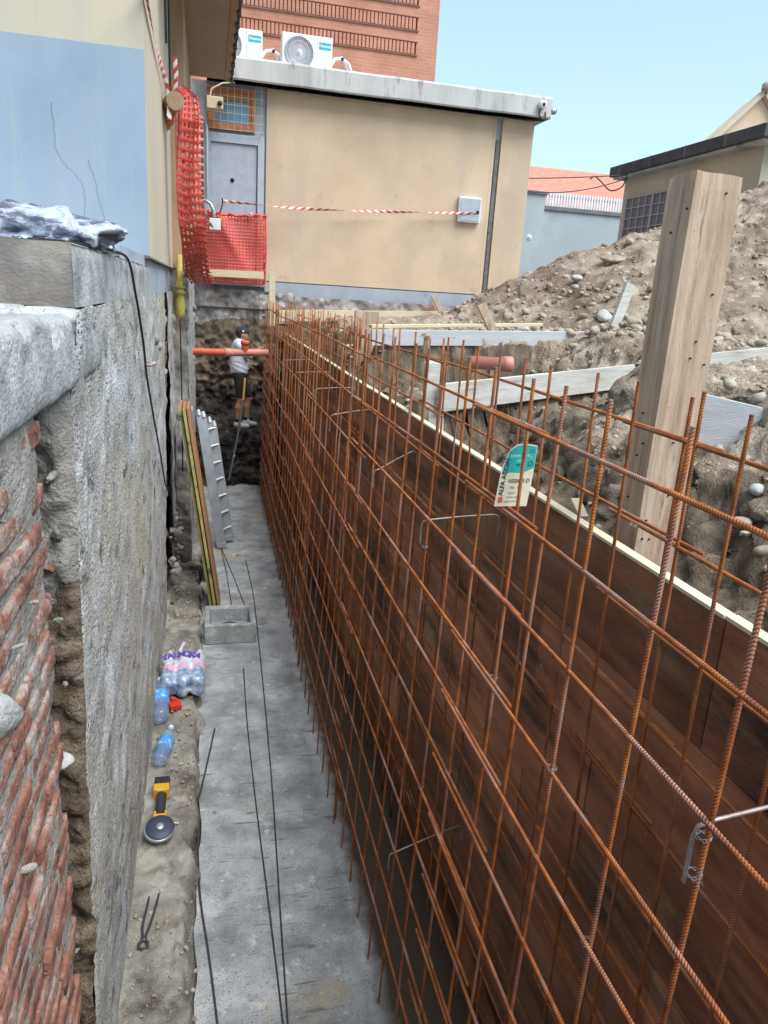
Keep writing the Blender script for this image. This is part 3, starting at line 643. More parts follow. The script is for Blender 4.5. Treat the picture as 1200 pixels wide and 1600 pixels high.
# kerb block on the ledge
t = thing('kerb_block', (-1, 4, -.09), 'long concrete kerb block on the ledge with dark stained front end', 'kerb')
xs = ar(-2.2, -.405, .03); mb = MB()
ys = ar(2.5, 5.58, .03)
P = gridpts(ys, ar(-.092, .098, .018), lambda y, z: (-.395-.008*sstep(.06, .1, z), y, z)); P[..., 0] += .004*fbm(P, 12, 4, 401)-.012*np.clip(fbm(P, 7, 3, 402)-.6, 0, 1); P[0, :, 0] -= .006
mb.grid(P[::-1])
P = gridpts(ar(-2.2, -.399, .03), ys, lambda x, y: (x, y, .1)); P[..., 2] += .003*fbm(P, 9, 3, 405); P[-1, :, 2] -= .004
mb.grid(P)
mb.build('block_body', MT['oldconc_light'], parent=t)
P = gridpts(ar(-2.2, -.399, .02), ar(-.092, .098, .015), lambda x, z: (x, 2.5, z)); P[..., 1] += .004*fbm(P, 10, 4, 408)
MT['stained'] = mat('stained_concrete', [(.17, .145, .12), (.27, .24, .21), (.38, .36, .33)], scale=5, bump=.4, bscale=70, stretch=(1, 1, 1.5), patch=[((.13, .12, .13), 2, .5, .7), ((.33, .25, .16), 2.5, .56, .7)])
MB().grid(P).build('stained_end', MT['stained'], parent=t, label='brown grey stained end face')

# lower wall further along, under the building
t = thing('house_foundation', (-.4, 9, ZF), 'stepped rubble and concrete foundation below the beige house beyond the cast panel', 'wall')
P = gridpts(ar(4.1, 9.22, .03), ar(.165, -.10, .03), lambda y, z: (-.425, y, z)); P[..., 0] += .006*fbm(P, 8, 4, 420)
MB().grid(P[::-1]).build('painted_band', MT['greyrender'], parent=t)
P = gridpts(ar(7.30, 7.95, .025), ar(-.09, -3.5, .025), lambda y, z: (-.50+.05*sstep(-1.8, -1.1, z), y, z)); P[..., 0] += .05*fbm(P, 6, 5, 431, .6)
mb = MB().grid(P[::-1]); mb.box(-.75, -.52, 7.2, 9.3, -3.5, -.1); mb.build('brick_infill', MT['mortar'], parent=t)
mb = MB(); rs = random.Random(4); z = -.14
while z > -1.1:

    Q = gridpts(ar(7.36, 7.92, .04), ar(z-.058, z, .02), lambda y, b: (-.42+rs.uniform(-.01, .01), y, b)); Q[..., 0] += .008*fbm(Q, 14, 3, 440); mb.grid(Q[::-1])
    z -= .07
mb.build('brick_course', MT['brick'], parent=t)
P = gridpts(ar(7.95, 9.22, .03), ar(-.09, -3.5, .03), lambda y, z: (-.395, y, z)); P[..., 0] += .012*fbm(P, 5, 5, 445)-.05*sstep(-2.9, -3.3, P[..., 2])
MB().grid(P[::-1]).build('concrete_pier', MT['oldconc'], parent=t)
P = gridpts(ar(-.50, -.23, .02), ar(.165, -3.5, .025), lambda x, z: (x, 9.22, z)); P[..., 1] += .03*fbm(P, 6, 5, 450); P[..., 0] += .012*fbm(P, 9, 4, 451)
MB().grid(P).build('step_face', MT['mortar'], parent=t)
P = gridpts(ar(9.22, 14, .04), ar(.165, -3.5, .03), lambda y, z: (-.235, y, z)); P[..., 0] += .012*fbm(P, 6, 4, 455)
MB().grid(P[::-1]).build('far_pier', MT['oldconc_light'], parent=t)
mb = MB(); rs = random.Random(44)
for i in range(40): rock(mb, (-.36+rs.uniform(-.04, .03), rs.uniform(7.35, 9.2), rs.uniform(-3.3, -2.5)), rs.uniform(.02, .045), 900+i, 0)
for i in range(14): rock(mb, (-.235, rs.uniform(9.3, 13), rs.uniform(-3.2, -.2)), rs.uniform(.015, .04), 960+i, 0)
mb.build('loose_rubble', MT['stripsoil'], parent=t).__setitem__('kind', 'stuff')
for (y, z, r) in ((6.0, -.42, .05), (6.35, -.50, .035), (8.6, -.38, .06), (8.9, -.55, .05), (12.2, -.35, .07), (12.8, -.5, .06)):
    mb = MB(); rock(mb, ((-.40 if y < 9.2 else -.24), y, z), r, int(y*100), 2, (.6, 1, 1.1)); mb.build('projecting_stone', MT['mortar'], parent=t)

# ================================================================ HOUSE ON THE LEFT
t = thing('left_house', (-5, 10, 0), 'tall beige house with a pale blue painted end wall above the trench on the left', 'house')
mb = MB(); mb.box(-12, -.39, 5.6, 9.2, .165, 7.5); mb.build('near_wall', MT['beigelight'], parent=t)
mb = MB(); mb.box(-12, -.238, 9.201, 13.99, .166, 7.5); mb.build('far_wall', MT['brownshade'], parent=t)
mb = MB(); mb.box(-12, -.6, 14.0, 19.9, -.3, 7.5); mb.build('rear_shade_block', MT['beigelight'], parent=t)  # unseen rear of the house, added to block light from the left

mb = MB(); mb.box(-12, -.392, 5.594, 5.599, .168, 1.42); bl = mb.build('blue_dado', MT['bluepaint'], parent=t)
mb = MB(); mb.box(-2.5, -.385, 5.588, 9.3, .150, .163); mb.build('drip_edge', MT['coping'], parent=t)
mb = MB(); mb.box(-.40, .355, 7.0, 12.85, 3.0, 3.28); sof = mb.build('balcony_slab', MT['soffit'], parent=t)
mb = MB(); mb.box(.357, .385, 7.0, 12.87, 2.985, 3.34)
for k in range(9): mb.box(.34, .39, 9.3+.42*k, 9.42+.42*k, 2.955, 2.984)
mb.build('balcony_trim', MT['bitumen'], parent=t)
mb = MB(); mb.box(.27, .354, 7.02, 12.84, 2.988, 2.999); mb.build('soffit_beam', MT['brownshade'], parent=t)
def crack(pts, w, parent):
    pts = np.array(pts, float); out = []; rs = random.Random(3)
    for i in range(len(pts)-1):
        for k in range(6):
            p = pts[i]+(pts[i+1]-pts[i])*k/6; out.append(p+np.array([rs.gauss(0, .004), 0, rs.gauss(0, .004)]))
    out.append(pts[-1]); out = np.array(out); L_ = out.copy(); R_ = out.copy()
    ww = np.linspace(w, w*.4, len(out)); L_[:, 0] -= ww; R_[:, 0] += ww
    mb = MB(); mb.grid(np.stack([L_, R_]), False); mb.build('crack', MT['coping'], parent=parent)
Y0 = 5.592
crack([(-.963, Y0, 1.05), (-.958, Y0, .83), (-.943, Y0, .756), (-.871, Y0, .668), (-.796, Y0, .597), (-.795, Y0, .46), (-.815, Y0, .218)], .0017, t)
crack([(-.757, Y0, .736), (-.717, Y0, .585), (-.684, Y0, .429), (-.643, Y0, .25)], .0012, t)
crack([(-1.35, Y0, 1.42), (-1.33, Y0, 1.2), (-1.36, Y0, .9), (-1.34, Y0, .5)], .0009, t)

# ================================================================ BUILDING AT THE END OF THE TRENCH
t = thing('annex_building', (3, 16, -.3), 'low beige annex with concrete roof slab and grey door at the end of the trench', 'building')
mb = MB(); mb.box(-.236, 5.86, 14.06, 18, -.3, 3.24); mb.build('wall', MT['greyrender'], parent=t)
mb = MB(); mb.box(.985, 5.06, 14.0, 14.055, .13, 3.228); mb.box(5.07, 5.135, 14.03, 14.05, .1, 3.2); mb.box(5.235, 5.85, 13.998, 14.056, -.02, 3.22)
mb.build('render_panel', MT['beige'], parent=t, bevel=.006)
mb = MB(); mb.box(5.15, 5.222, 14.02, 14.048, .0, 2.86); mb.build('wall_groove', mat('groove', [(.10, .10, .10), (.2, .2, .2)], scale=12, bump=.5), parent=t, label='open vertical chase for a conduit')
mb = MB(); mb.box(.99, 5.5, 13.985, 14.05, -.13, .115); mb.build('plinth', MT['greyrender'], parent=t)
P = gridpts(ar(.9, 6.2, .03), ar(-.11, -.6, .03), lambda x, z: (x, 13.96, z)); P[..., 1] -= .045*fbm(P, 6, 5, 501)+.05
MB().grid(P[::-1]).build('rubble_footing', MT['rubble'], parent=t)
# roof slab
prof = [(13.72, 3.225), (13.70, 3.25), (13.70, 3.54), (13.725, 3.575), (18.3, 3.585), (18.3, 3.24), (14.0, 3.229)]
xs = ar(.0, 6.02, .1); Q = np.array([[(x, a, b) for (a, b) in prof] for x in xs]); Q[..., 2] += .006*fbm(Q, 1.5, 3, 505)
mb = MB(); mb.grid(Q, False); mb.add(Q[0], [tuple(range(len(prof)))]); mb.add(Q[-1], [tuple(range(len(prof)-1, -1, -1))])
mb.build('roof_slab', MT['slab'], parent=t)
mb = MB(); mb.tube([(1.0, 13.97, 3.205), (3, 13.965, 3.2), (5.2, 13.97, 3.205)], .012, 6)
for k in range(6): mb.tube([(1.5+.75*k, 13.98, 3.17), (1.5+.75*k, 13.98, 3.235)], .006, 5)
mb.build('eave_conduit', MT['steel'], parent=t)
# door with frame
mb = MB(); mb.box(-.06, .055, 13.985, 14.05, .04, 2.47); mb.box(.845, .955, 13.985, 14.05, .04, 2.47); mb.box(.056, .844, 13.986, 14.05, 2.325, 2.468)
mb.build('door_frame', MT['framegrey'], parent=t, bevel=.004)
mb = MB(); mb.box(.06, .84, 14.02, 14.055, .05, 2.32); mb.box(.0, .98, 13.9, 14.03, .02, .045); dr = mb.build('door', MT['doorgrey'], parent=t)
def sub(name, mb, m, par, label=None): return mb.build(name, m, parent=par, label=label)
mb = MB(); mb.lathe([(.0, .035), (.022, .03), (.03, .018), (.02, 0), (.0, 0)], (.735, 14.018, 1.22), (0, -1, 0), 14); sub('door_knob', mb, MT['steel'], dr)
mb = MB(); mb.lathe([(.0, .02), (.03, .015), (.035, 0), (0, 0)], (.42, 14.018, 1.75), (0, -1, 0), 14); sub('spyhole', mb, MT['dark'], dr)
mb = MB(); mb.box(.832, .843, 14.005, 14.02, .06, 2.31); sub('door_gap', mb, MT['dark'], dr)
# transom window
mb = MB()
mb.box(.02, .09, 13.975, 14.05, 2.52, 3.16); mb.box(.74, .80, 13.975, 14.05, 2.52, 3.16); mb.box(.09, .74, 13.976, 14.05, 2.52, 2.585); mb.box(.09, .74, 13.976, 14.05, 3.09, 3.16)
wf = mb.build('window_frame', MT['orangewood'], parent=t, bevel=.004)
mb = MB(); mb.box(.09, .135, 14.0, 14.05, 2.586, 3.089); mb.box(.70, .74, 14.0, 14.05, 2.586, 3.089); mb.box(.136, .699, 14.001, 14.05, 2.586, 2.625); mb.box(.136, .699, 14.001, 14.05, 2.97, 3.089)
sub('sash', mb, MT['orangewood'], wf)
mb = MB(); mb.box(.136, .699, 14.03, 14.04, 2.626, 2.969); sub('pane', mb, MT['glass'], wf)
mb = MB()
for k in range(9): mb.tube([(.0+.112*k, 13.90, 2.49), (.0+.112*k, 13.90, 3.2)], .005, 5)
for k in range(6): mb.tube([(-.03, 13.895, 2.51+.125*k), (.93, 13.895, 2.51+.125*k)], .005, 5)
for x in (0, .9): mb.tube([(x, 13.9, 2.5), (x, 14.03, 2.5)], .006, 5); mb.tube([(x, 13.9, 3.15), (x, 14.03, 3.15)], .006, 5)
mb.build('window_grille', MT['steel'], parent=t)

# meter box with hole
t = thing('meter_box', (4.69, 13.99, 1.38), 'pale square meter box with a round dark hole on the beige annex wall', 'meter box')
mb = MB(); mb.box(4.50, 4.93, 13.90, 13.995, 1.40, 1.83); mb.build('box_body', MT['white'], parent=t, bevel=.008)
mb = MB(); mb.box(4.525, 4.905, 13.888, 13.899, 1.425, 1.805); dd = mb.build('box_door', MT['framegrey'], parent=t, bevel=.004)
mb = MB(); mb.lathe([(0, .006), (.03, .006), (.034, 0), (0, 0)], (4.86, 13.889, 1.58), (0, -1, 0), 14); sub('lock_hole', mb, MT['dark'], dd)

# security cameras
t = thing('security_camera', (5.78, 13.56, 3.4), 'white round security camera at the right end of the roof slab facing the site', 'camera')
mb = MB(); mb.lathe([(0, 0), (.065, 0), (.07, .03), (.07, .09), (.055, .11), (0, .11)], (5.80, 13.69, 3.43), (.1, -1, -.1), 18); mb.build('housing', MT['white'], parent=t)
mb = MB(); mb.lathe([(0, .001), (.032, .001), (.028, .012), (0, .014)], (5.812, 13.581, 3.419), (.1, -1, -.1), 16); mb.build('lens', MT['dark'], parent=t)
mb = MB(); mb.tube(smooth([(5.80, 13.67, 3.37), (5.77, 13.66, 3.27), (5.83, 13.66, 3.20), (5.9, 13.67, 3.23), (5.90, 13.7, 3.33)]), .012, 6); mb.build('lead', MT['cable'], parent=t)
t = thing('security_camera', (6.08, 13.8, 3.4), 'small grey security camera round the right corner of the roof slab', 'camera')
mb = MB(); mb.lathe([(0, 0), (.05, 0), (.055, .03), (.055, .08), (.04, .1), (0, .1)], (6.02, 13.75, 3.36), (1, -.5, 0), 16); mb.build('housing', MT['steel'], parent=t)
mb = MB(); mb.lathe([(0, 0), (.025, 0), (.02, .01), (0, .012)], (6.11, 13.705, 3.36), (1, -.5, 0), 12); mb.build('lens', MT['dark'], parent=t)
t = thing('security_camera', (.1, 13.8, 2.9), 'cream box shaped camera on a bracket in front of the caged window', 'camera')
mb = MB(); mb.box(.0, .26, 13.58, 13.78, 2.74, 2.92); mb.build('housing', flat('cream_plastic', (.60, .52, .34)), parent=t, bevel=.01)
mb = MB(); mb.lathe([(0, 0), (.035, 0), (.035, .06), (.02, .07), (0, .07)], (.2, 13.58, 2.82), (.3, -1, -.1), 14); mb.build('lens', MT['dark'], parent=t)
mb = MB(); mb.tube([(.05, 13.7, 2.92), (.08, 13.7, 3.05), (.25, 13.72, 3.15), (.45, 13.78, 3.2)], .014, 7); mb.build('bracket_arm', flat('cream_arm', (.55, .48, .33)), parent=t)

# downpipe and hanging meter
t = thing('drain_conduit', (0, 13.8, 1.2), 'thin grey vertical conduit with a bent top left of the grey door', 'pipe')
mb = MB(); mb.tube([(-.2, 13.85, 2.62), (-.1, 13.85, 2.64), (-.03, 13.85, 2.60), (-.005, 13.85, 2.5), (-.005, 13.85, 1.9), (0, 13.85, 1.35)], .032, 10); mb.build('conduit', MT['steel'], parent=t)
t = thing('gas_meter_connector', (0, 13.4, 1.0), 'small white box hanging from a curved grey pipe in front of the red net barrier', 'meter')
mb = MB(); mb.tube([(-.15, 13.45, 1.30), (-.03, 13.42, 1.33), (.05, 13.4, 1.28), (.10, 13.4, 1.18), (.11, 13.4, 1.08)], [.028]*3+[.032]*2, 10); mb.build('bent_pipe', MT['steel'], parent=t)
mb = MB(); mb.box(.03, .21, 13.33, 13.45, .88, 1.06); mb.build('small_box', MT['white'], parent=t, bevel=.008)
mb = MB(); mb.tube([(.13, 13.36, 1.12), (.2, 13.36, 1.15), (.24, 13.36, 1.28), (.24, 13.36, 1.38)], .012, 6); mb.build('hook', MT['dark'], parent=t)

# air conditioners on the slab
def aircon(x0, z0, y, w, h, label):
    t = thing('air_conditioner', (x0+w/2, y, z0), label, 'air conditioner', 'outdoor units on the annex roof')
    mb = MB(); mb.box(x0, x0+w, y, y+.30, z0, z0+h); body = mb.build('casing', MT['white'], parent=t, bevel=.012)
    c = (x0+w*.34, y-.002, z0+h*.5); r = h*.44
    mb = MB(); mb.lathe([(0, 0), (r, 0), (r, .012), (r*.93, .016), (r*.93, .004), (0, .004)], c, (0, -1, 0), 36); fn = mb.build('fan_opening', MT['fan'], parent=t)
    mb = MB()
    for k in range(40):
        a = 2*math.pi*k/40; a2 = a+.35
        mb.tube([(c[0]+r*.16*math.cos(a), y-.012, c[2]+r*.16*math.sin(a)), (c[0]+r*.6*math.cos(a+.2), y-.016, c[2]+r*.6*math.sin(a+.2)), (c[0]+r*.93*math.cos(a2), y-.012, c[2]+r*.93*math.sin(a2))], .0035, 4)
    for q in (.4, .7): mb.tube([(c[0]+r*q*math.cos(2*math.pi*k/24), y-.014, c[2]+r*q*math.sin(2*math.pi*k/24)) for k in range(25)], .003, 4)
    mb.build('fan_guard', MT['white'], parent=t)
    mb = MB(); mb.lathe([(0, .026), (r*.15, .024), (r*.17, .01), (0, .01)], c, (0, -1, 0), 18); mb.build('fan_hub', MT['white'], parent=t)
    mb = MB(); mb.box(x0+w*.695, x0+w*.70, y-.003, y, z0+.01, z0+h-.01); mb.build('panel_seam', MT['fan'], parent=t)
    mb = MB(); mb.box(x0+w*.73, x0+w*.97, y-.006, y-.001, z0+h*.66, z0+h*.84); bd = mb.build('badge', MT['teal'], parent=t)
    mb = MB(); text_into(mb, 'Hisense', (x0+w*.85, y-.008, z0+h*.75), (1, 0, 0), (0, 0, 1), h*.115, bold=.002); mb.build('lettering', MT['white'], parent=bd)
    mb = MB(); mb.box(x0+.08, x0+.14, y-.01, y+.34, z0-.06, z0-.001); mb.box(x0+w-.14, x0+w-.08, y-.01, y+.34, z0-.06, z0-.001); mb.build('foot', MT['steel'], parent=t)
    mb = MB()
    for k in (0, 1):
        q = .05*k
        mb.tube([(x0+w+.0, y+.1+q, z0+h*.30+q), (x0+w+.07, y+.1+q, z0+h*.48+q*.6), (x0+w+.2, y+.1+q, z0+h*.53+q*.6), (x0+w+.31-q, y+.1+q, z0+h*.42), (x0+w+.37-q, y+.1+q, z0+h*.2), (x0+w+.38-q, y+.1+q, z0-.05)], .022, 8)
    mb.build('insulated_pipe', MT['white'], parent=t)
    mb = MB(); mb.tube([(x0+w+.17, y+.1, z0+h*.52), (x0+w+.22, y+.1, z0+h*.53)], .027, 8); mb.build('pipe_clip', MT['dark'], parent=t)
aircon(1.26, 3.64, 14.4, .87, .57, 'white air conditioner standing in full view on the annex roof slab')
aircon(.06, 3.64, 14.4, .87, .53, 'white air conditioner partly hidden behind the balcony of the left house')

# ================================================================ BRICK BLOCK BEHIND
t = thing('brick_block', (-3, 24, -.3), 'tall red brick block with rows of soldier brick bands behind the annex', 'building')
XE = 5.56; bands = [5.74+.53*k for k in range(24)]
mb = MB(); z = -.3
for b in bands: mb.box(-18, XE, 20, 32, z, b); z = b+.27
mb.box(-18, XE, 20, 32, z, 20)
for b in bands: mb.box(5.03, XE, 20, 32, b, b+.27)
mb.build('wall', MT['facadebrick'], parent=t)
mb = MB()
for b in bands: mb.box(-18, 5.03, 20.07, 31.5, b, b+.27)
mb.build('band_recess', MT['slotbrick'], parent=t)
for b in bands[:5]:
    x = 4.98; mb = MB()
    while x > -1.6: mb.box(x-.07, x, 19.992, 20.068, b+.015, b+.255); x -= .095
    mb.box(-1.6, 5.0, 20.060, 20.069, b+.005, b+.265)
    mb.build('soldier_course', MT['facadebrick'], parent=t)
mb = MB()
for b in bands[:8]: mb.box(-3, 5.06, 19.97, 20.0, b-.035, b-.002); mb.box(-3, 5.06, 19.985, 20, b+.272, b+.285)
mb.build('band_sill', mat('sooty_brick', [(.17, .08, .06), (.30, .13, .09)], scale=2, bump=.4), parent=t)

# ================================================================ RIGHT BACKGROUND
t = thing('boundary_wall', (10, 20, -.3), 'blue grey rendered boundary wall with dark coping behind the mound', 'wall')
mb = MB(); mb.box(8.88, 11.9, 20.0, 20.2, -.3, 2.50); mb.build('wall_body', MT['wallgrey'], parent=t)
mb = MB(); mb.box(8.86, 11.9, 19.95, 20.25, 2.502, 2.60); mb.build('coping', MT['coping'], parent=t)
mb = MB(); mb.box(8.0, 8.85, 19.9, 20.3, -.3, 2.86); mb.build('pillar', MT['wallgrey'], parent=t)
mb = MB(); mb.box(7.9, 8.9, 19.84, 20.36, 2.862, 2.93); mb.build('pillar_cap', MT['coping'], parent=t)
mb = MB(); mb.lathe([(0, .01), (.07, .01), (.08, 0), (0, 0)], (8.5, 19.9, 1.75), (0, -1, 0), 16); mb.build('wall_disc', MT['white'], parent=t)
t = thing('slat_fence', (10.3, 20.6, 2), 'white vertical slat fence rising above the boundary wall', 'fence')
mb = MB(); x = 8.9
while x < 12: mb.box(x, x+.05, 20.5, 20.53, 2.1, 3.04); x += .085
mb.build('slats', MT['white'], parent=t)
mb = MB(); mb.box(8.9, 12, 20.54, 20.57, 2.3, 2.36); mb.box(8.9, 12, 20.54, 20.57, 2.9, 2.96); mb.build('rail', MT['steel'], parent=t)

t = thing('tiled_house', (24, 50, -.3), 'distant house with a broad sunlit orange tiled roof', 'house')
mb = MB(); mb.box(17.2, 34, 45.6, 56, -.3, 5.9); mb.build('wall', MT['yellowwall'], parent=t)
mb = MB()
n = 9
for k in range(n):
    y0 = 45+k*.62; z0 = 5.95+k*.33
    for j in range(100):
        x = 18.6+j*.16
        mb.add([(x, y0, z0), (x+.08, y0, z0+.06), (x+.16, y0, z0), (x+.16, y0+.66, z0+.34), (x+.08, y0+.66, z0+.40), (x, y0+.66, z0+.34), (x, y0, z0-.1), (x+.16, y0, z0-.1)],
               [(0, 1, 4, 5), (1, 2, 3, 4), (0, 6, 7, 2), (0, 2, 1)])
mb.add([(18.6, 45.6, 5.85), (34.6, 45.6, 5.85), (34.6, 50.6, 8.8), (18.6, 50.6, 8.8), (34.6, 56.2, 5.85), (18.6, 56.2, 5.85)], [(0, 1, 2, 3), (3, 2, 4, 5), (0, 3, 5), (1, 4, 2)])
mb.build('roof_tiles', MT['redtile'], parent=t)
mb = MB(); mb.add([(18.55, 45, 5.95), (18.55, 50.6, 8.95), (17.3, 45.6, 5.95), (18.55, 45, 5.8), (18.55, 50.6, 8.8)], [(0, 1, 2)]); mb.beam((18.5, 44.9, 6.0), (18.5, 50.6, 9.0), .12, .18)
mb.build('gable_edge', MT['white'], parent=t)

# shed along the right edge
t = thing('shed', (10, 14, -.3), 'beige shed with dark roof edge and a gridded window on the right', 'building')
mb = MB(); mb.box(8.93, 16, 11.6, 15.95, -.3, 2.76); mb.build('wall', MT['beigelight'], parent=t)
mb = MB(); mb.box(8.60, 16.3, 11.25, 16.1, 2.79, 2.99); mb.build('roof_edge', MT['bitumen'], parent=t, bevel=.01)
mb = MB(); mb.box(8.68, 16.2, 11.35, 16.05, 2.74, 2.788); mb.build('eave_board', MT['slab'], parent=t)
for y in (12.2, 13.35, 14.5, 15.65): mb = MB(); mb.box(8.594, 8.60, y, y+.03, 2.79, 2.992); mb.build('roof_joint', MT['coping'], parent=t)
mb = MB(); mb.box(8.90, 8.925, 12.6, 15.75, 1.3, 2.33); w = mb.build('window', MT['glassfar'], parent=t)
mb = MB()
for k in range(13): mb.box(8.875, 8.899, 12.6+.2575*k-.012, 12.6+.2575*k+.012, 1.3, 2.34)
for k in range(6): mb.box(8.870, 8.897, 12.58, 15.78, 1.3+.206*k-.01, 1.3+.206*k+.01)
for k in range(4): mb.box(8.865, 8.898, 12.6+1.03*k-.03, 12.6+1.03*k+.03, 1.3, 2.345)
mb.build('muntins', MT['steel'], parent=w)
t = thing('yellow_gabled_house', (34, 42, -.3), 'yellow gabled house with pale verge boards rising above the shed roof', 'house')
mb = MB(); mb.prism([(26.6, -.3), (26.6, 8.6), (29.92, 11.8), (33.2, 8.6), (33.2, -.3)], 40, 41.2); mb.build('wall', MT['pinkwall'], parent=t)
mb = MB(); mb.prism([(28.2, 6), (28.2, 8.6), (30.4, 10.6), (32.6, 8.6), (32.6, 6)], 39.96, 39.99); mb.build('painted_gable', MT['yellowwall'], parent=t)
mb = MB(); mb.beam((26.1, 39.9, 8.25), (29.92, 39.9, 12.0), .2, .5, (0, 0, 1)); mb.beam((33.7, 39.9, 8.25), (29.92, 39.9, 12.0), .2, .5, (0, 0, 1)); mb.build('roof_edge', MT['beigelight'], parent=t)
mb = MB(); mb.lathe([(0, 0), (.28, 0), (.28, .3), (.15, .42), (0, .42)], (29.9, 39.6, 12.05), (0, 0, 1), 12); mb.build('ridge_cap', MT['stone'], parent=t)
# hanging wires
def sag(p0, p1, s, n=14): 
    p0, p1 = np.array(p0, float), np.array(p1, float)
    return [p0+(p1-p0)*k/n-np.array([0, 0, s*4*(k/n)*(1-k/n)]) for k in range(n+1)]
for (a, b, s_, lb) in (((5.9, 15, 2.2), (8.6, 15.3, 2.68), .16, 'lower sagging black cable between annex and shed'), ((5.9, 15.2, 2.42), (8.6, 15.3, 2.74), .02, 'upper taut black cable between annex and shed')):
    m = MB(); m.tube(sag(a, b, s_), .011, 6); tag(m.build('overhead_cable', MT['cable']), lb, 'cable', 'cables strung to the shed')
m = MB(); m.tube(smooth([(8.58, 15.3, 2.70), (8.5, 15.3, 2.5), (8.3, 15.4, 2.42), (8.05, 15.4, 2.58), (7.9, 15.4, 2.66), (7.8, 15.4, 2.6)]), .014, 6)
tag(m.build('cable_loop', MT['cable']), 'loose coil of black cable under the left corner of the shed roof', 'cable')

# ================================================================ REINFORCEMENT
def ribbed(name, L_, r, m, pitch=.0078, n=8, rib=.0011, plain=False, seed=0):
    """one deformed bar along local +X"""
    if plain: xs = np.linspace(0, L_, 26); n = 6; r = r*1.12+rib*.5
    else: xs = np.linspace(0, L_, int(L_/pitch*3))
    a = 2*math.pi*np.arange(n)/n
    X_ = np.repeat(xs[:, None], n, 1); A_ = np.repeat(a[None], len(xs), 0)
    rr = np.full_like(X_, r)
    if not plain:
        ph = X_/pitch+np.where(np.sin(A_) > 0, 1, -1)*.35*np.cos(A_)*2
        rr = r+rib*np.clip(np.cos(2*math.pi*ph), -.2, 1)*np.clip(np.abs(np.sin(A_))*1.6, .1, 1)
    wob = .0025*np.sin(X_*2.1+seed)
    V = np.stack([X_, rr*np.cos(A_)+wob, rr*np.sin(A_)+wob*.6], -1).reshape(-1, 3)
    m_ = len(xs); idx = np.arange(m_*n).reshape(m_, n); nx = np.roll(idx, -1, 1)
    f = np.stack([idx[:-1], nx[:-1], nx[1:], idx[1:]], -1).reshape(-1, 4)[:, ::-1]
    me = bpy.data.meshes.new(name)
    me.from_pydata(V.tolist(), [], [tuple(q) for q in f.tolist()]+[tuple(range(n)), tuple((m_-1)*n+k for k in range(n-1, -1, -1))])
    me.materials.append(m); me.polygons.foreach_set('use_smooth', [True]*(len(f))+[False]*2); me.update(); return me
HV, HH = 3.24, 2.62
bars = {}
for key, m in (('out', MT['rust']), ('in', MT['rustdark'])):
    for pl in (0, 1):
        bars[key, 'v', pl] = [ribbed('upright_bar', HV, .0051, m, plain=bool(pl), seed=s) for s in (0, 2)]
        bars[key, 'h', pl] = [ribbed('lengthwise_bar', HH, .0056, m, plain=bool(pl), seed=s) for s in (1, 3)]
rs = random.Random(21)
def sheet(key, x, y0, nv, first, label, group, lean, yaw, plain, dz=0, side=1, z0=-3.44, off=.16, skip=()):
    """welded mesh: uprights every 27.5 cm, lengthwise bars every 28.5 cm"""
    s = thing('rebar_mesh_sheet', (x, y0, z0), label, 'rebar mesh', group)
    s.rotation_euler = (0, lean, yaw)
    for k in range(nv):
        b = bpy.data.objects.new('upright_bar', bars[key, 'v', plain][k % 2]); C.objects.link(b); b.parent = s
        b.location = (0, off+.275*k+rs.gauss(0, .006), rs.uniform(-.01, .012)+dz)
        b.rotation_euler = (rs.gauss(0, .006), -math.pi/2+rs.gauss(0, .005), 0)
    for k in range(11):
        b = bpy.data.objects.new('lengthwise_bar', bars[key, 'h', plain][k % 2]); C.objects.link(b); b.parent = s
        b.location = (side*.0108, rs.uniform(-.02, .02), -.325-.270*k-z0+dz+rs.gauss(0, .004))
        if b.location.z < .03: b.location.z = .045
        b.rotation_euler = (rs.uniform(0, 6.2), rs.gauss(0, .002), math.pi/2+rs.gauss(0, .002))
    return s
def fx(y): return .872+.065*float(sstep(5, 13, y))
names = ['nearest the camera', 'second from the camera', 'third from the camera', 'fourth from the camera', 'fifth from the camera', 'farthest, beside the worker']
for k in range(6):
    y0 = -.31 if k == 0 else 1.74+2.2*(k-1)+(.035*(k % 2))
    xa, xb = fx(y0), fx(y0+2.6)
    sheet('out', xa+(.016 if k % 2 else 0)-.07, y0, 8 if k == 0 else 9, 0, 'rusty welded mesh sheet of the layer beside the walkway, '+names[k], 'mesh sheets of the layer beside the walkway',
          .0215, -math.atan2(xb-xa, 2.6), 1 if k > 2 else 0, side=-1, dz=.006*(k % 2), off=.135 if k == 0 else .16)
nb = ['nearest the camera', 'second from the camera', 'third from the camera', 'fourth from the camera', 'fifth from the camera', 'farthest from the camera']
for k in range(6):
    y0 = [-.62, 1.50, 3.72, 5.9, 8.12, 10.3][k]+.02*(k % 2)
    sheet('in', 1.20+(.016 if k % 2 else 0)+.03*float(sstep(5, 13, y0)), y0, 9, 0, 'rusty welded mesh sheet of the layer beside the formwork, '+nb[k], 'mesh sheets of the layer beside the formwork',
          0, -.003, 1 if k > 1 else 0, side=1, dz=.006*(k % 2), off=.12)
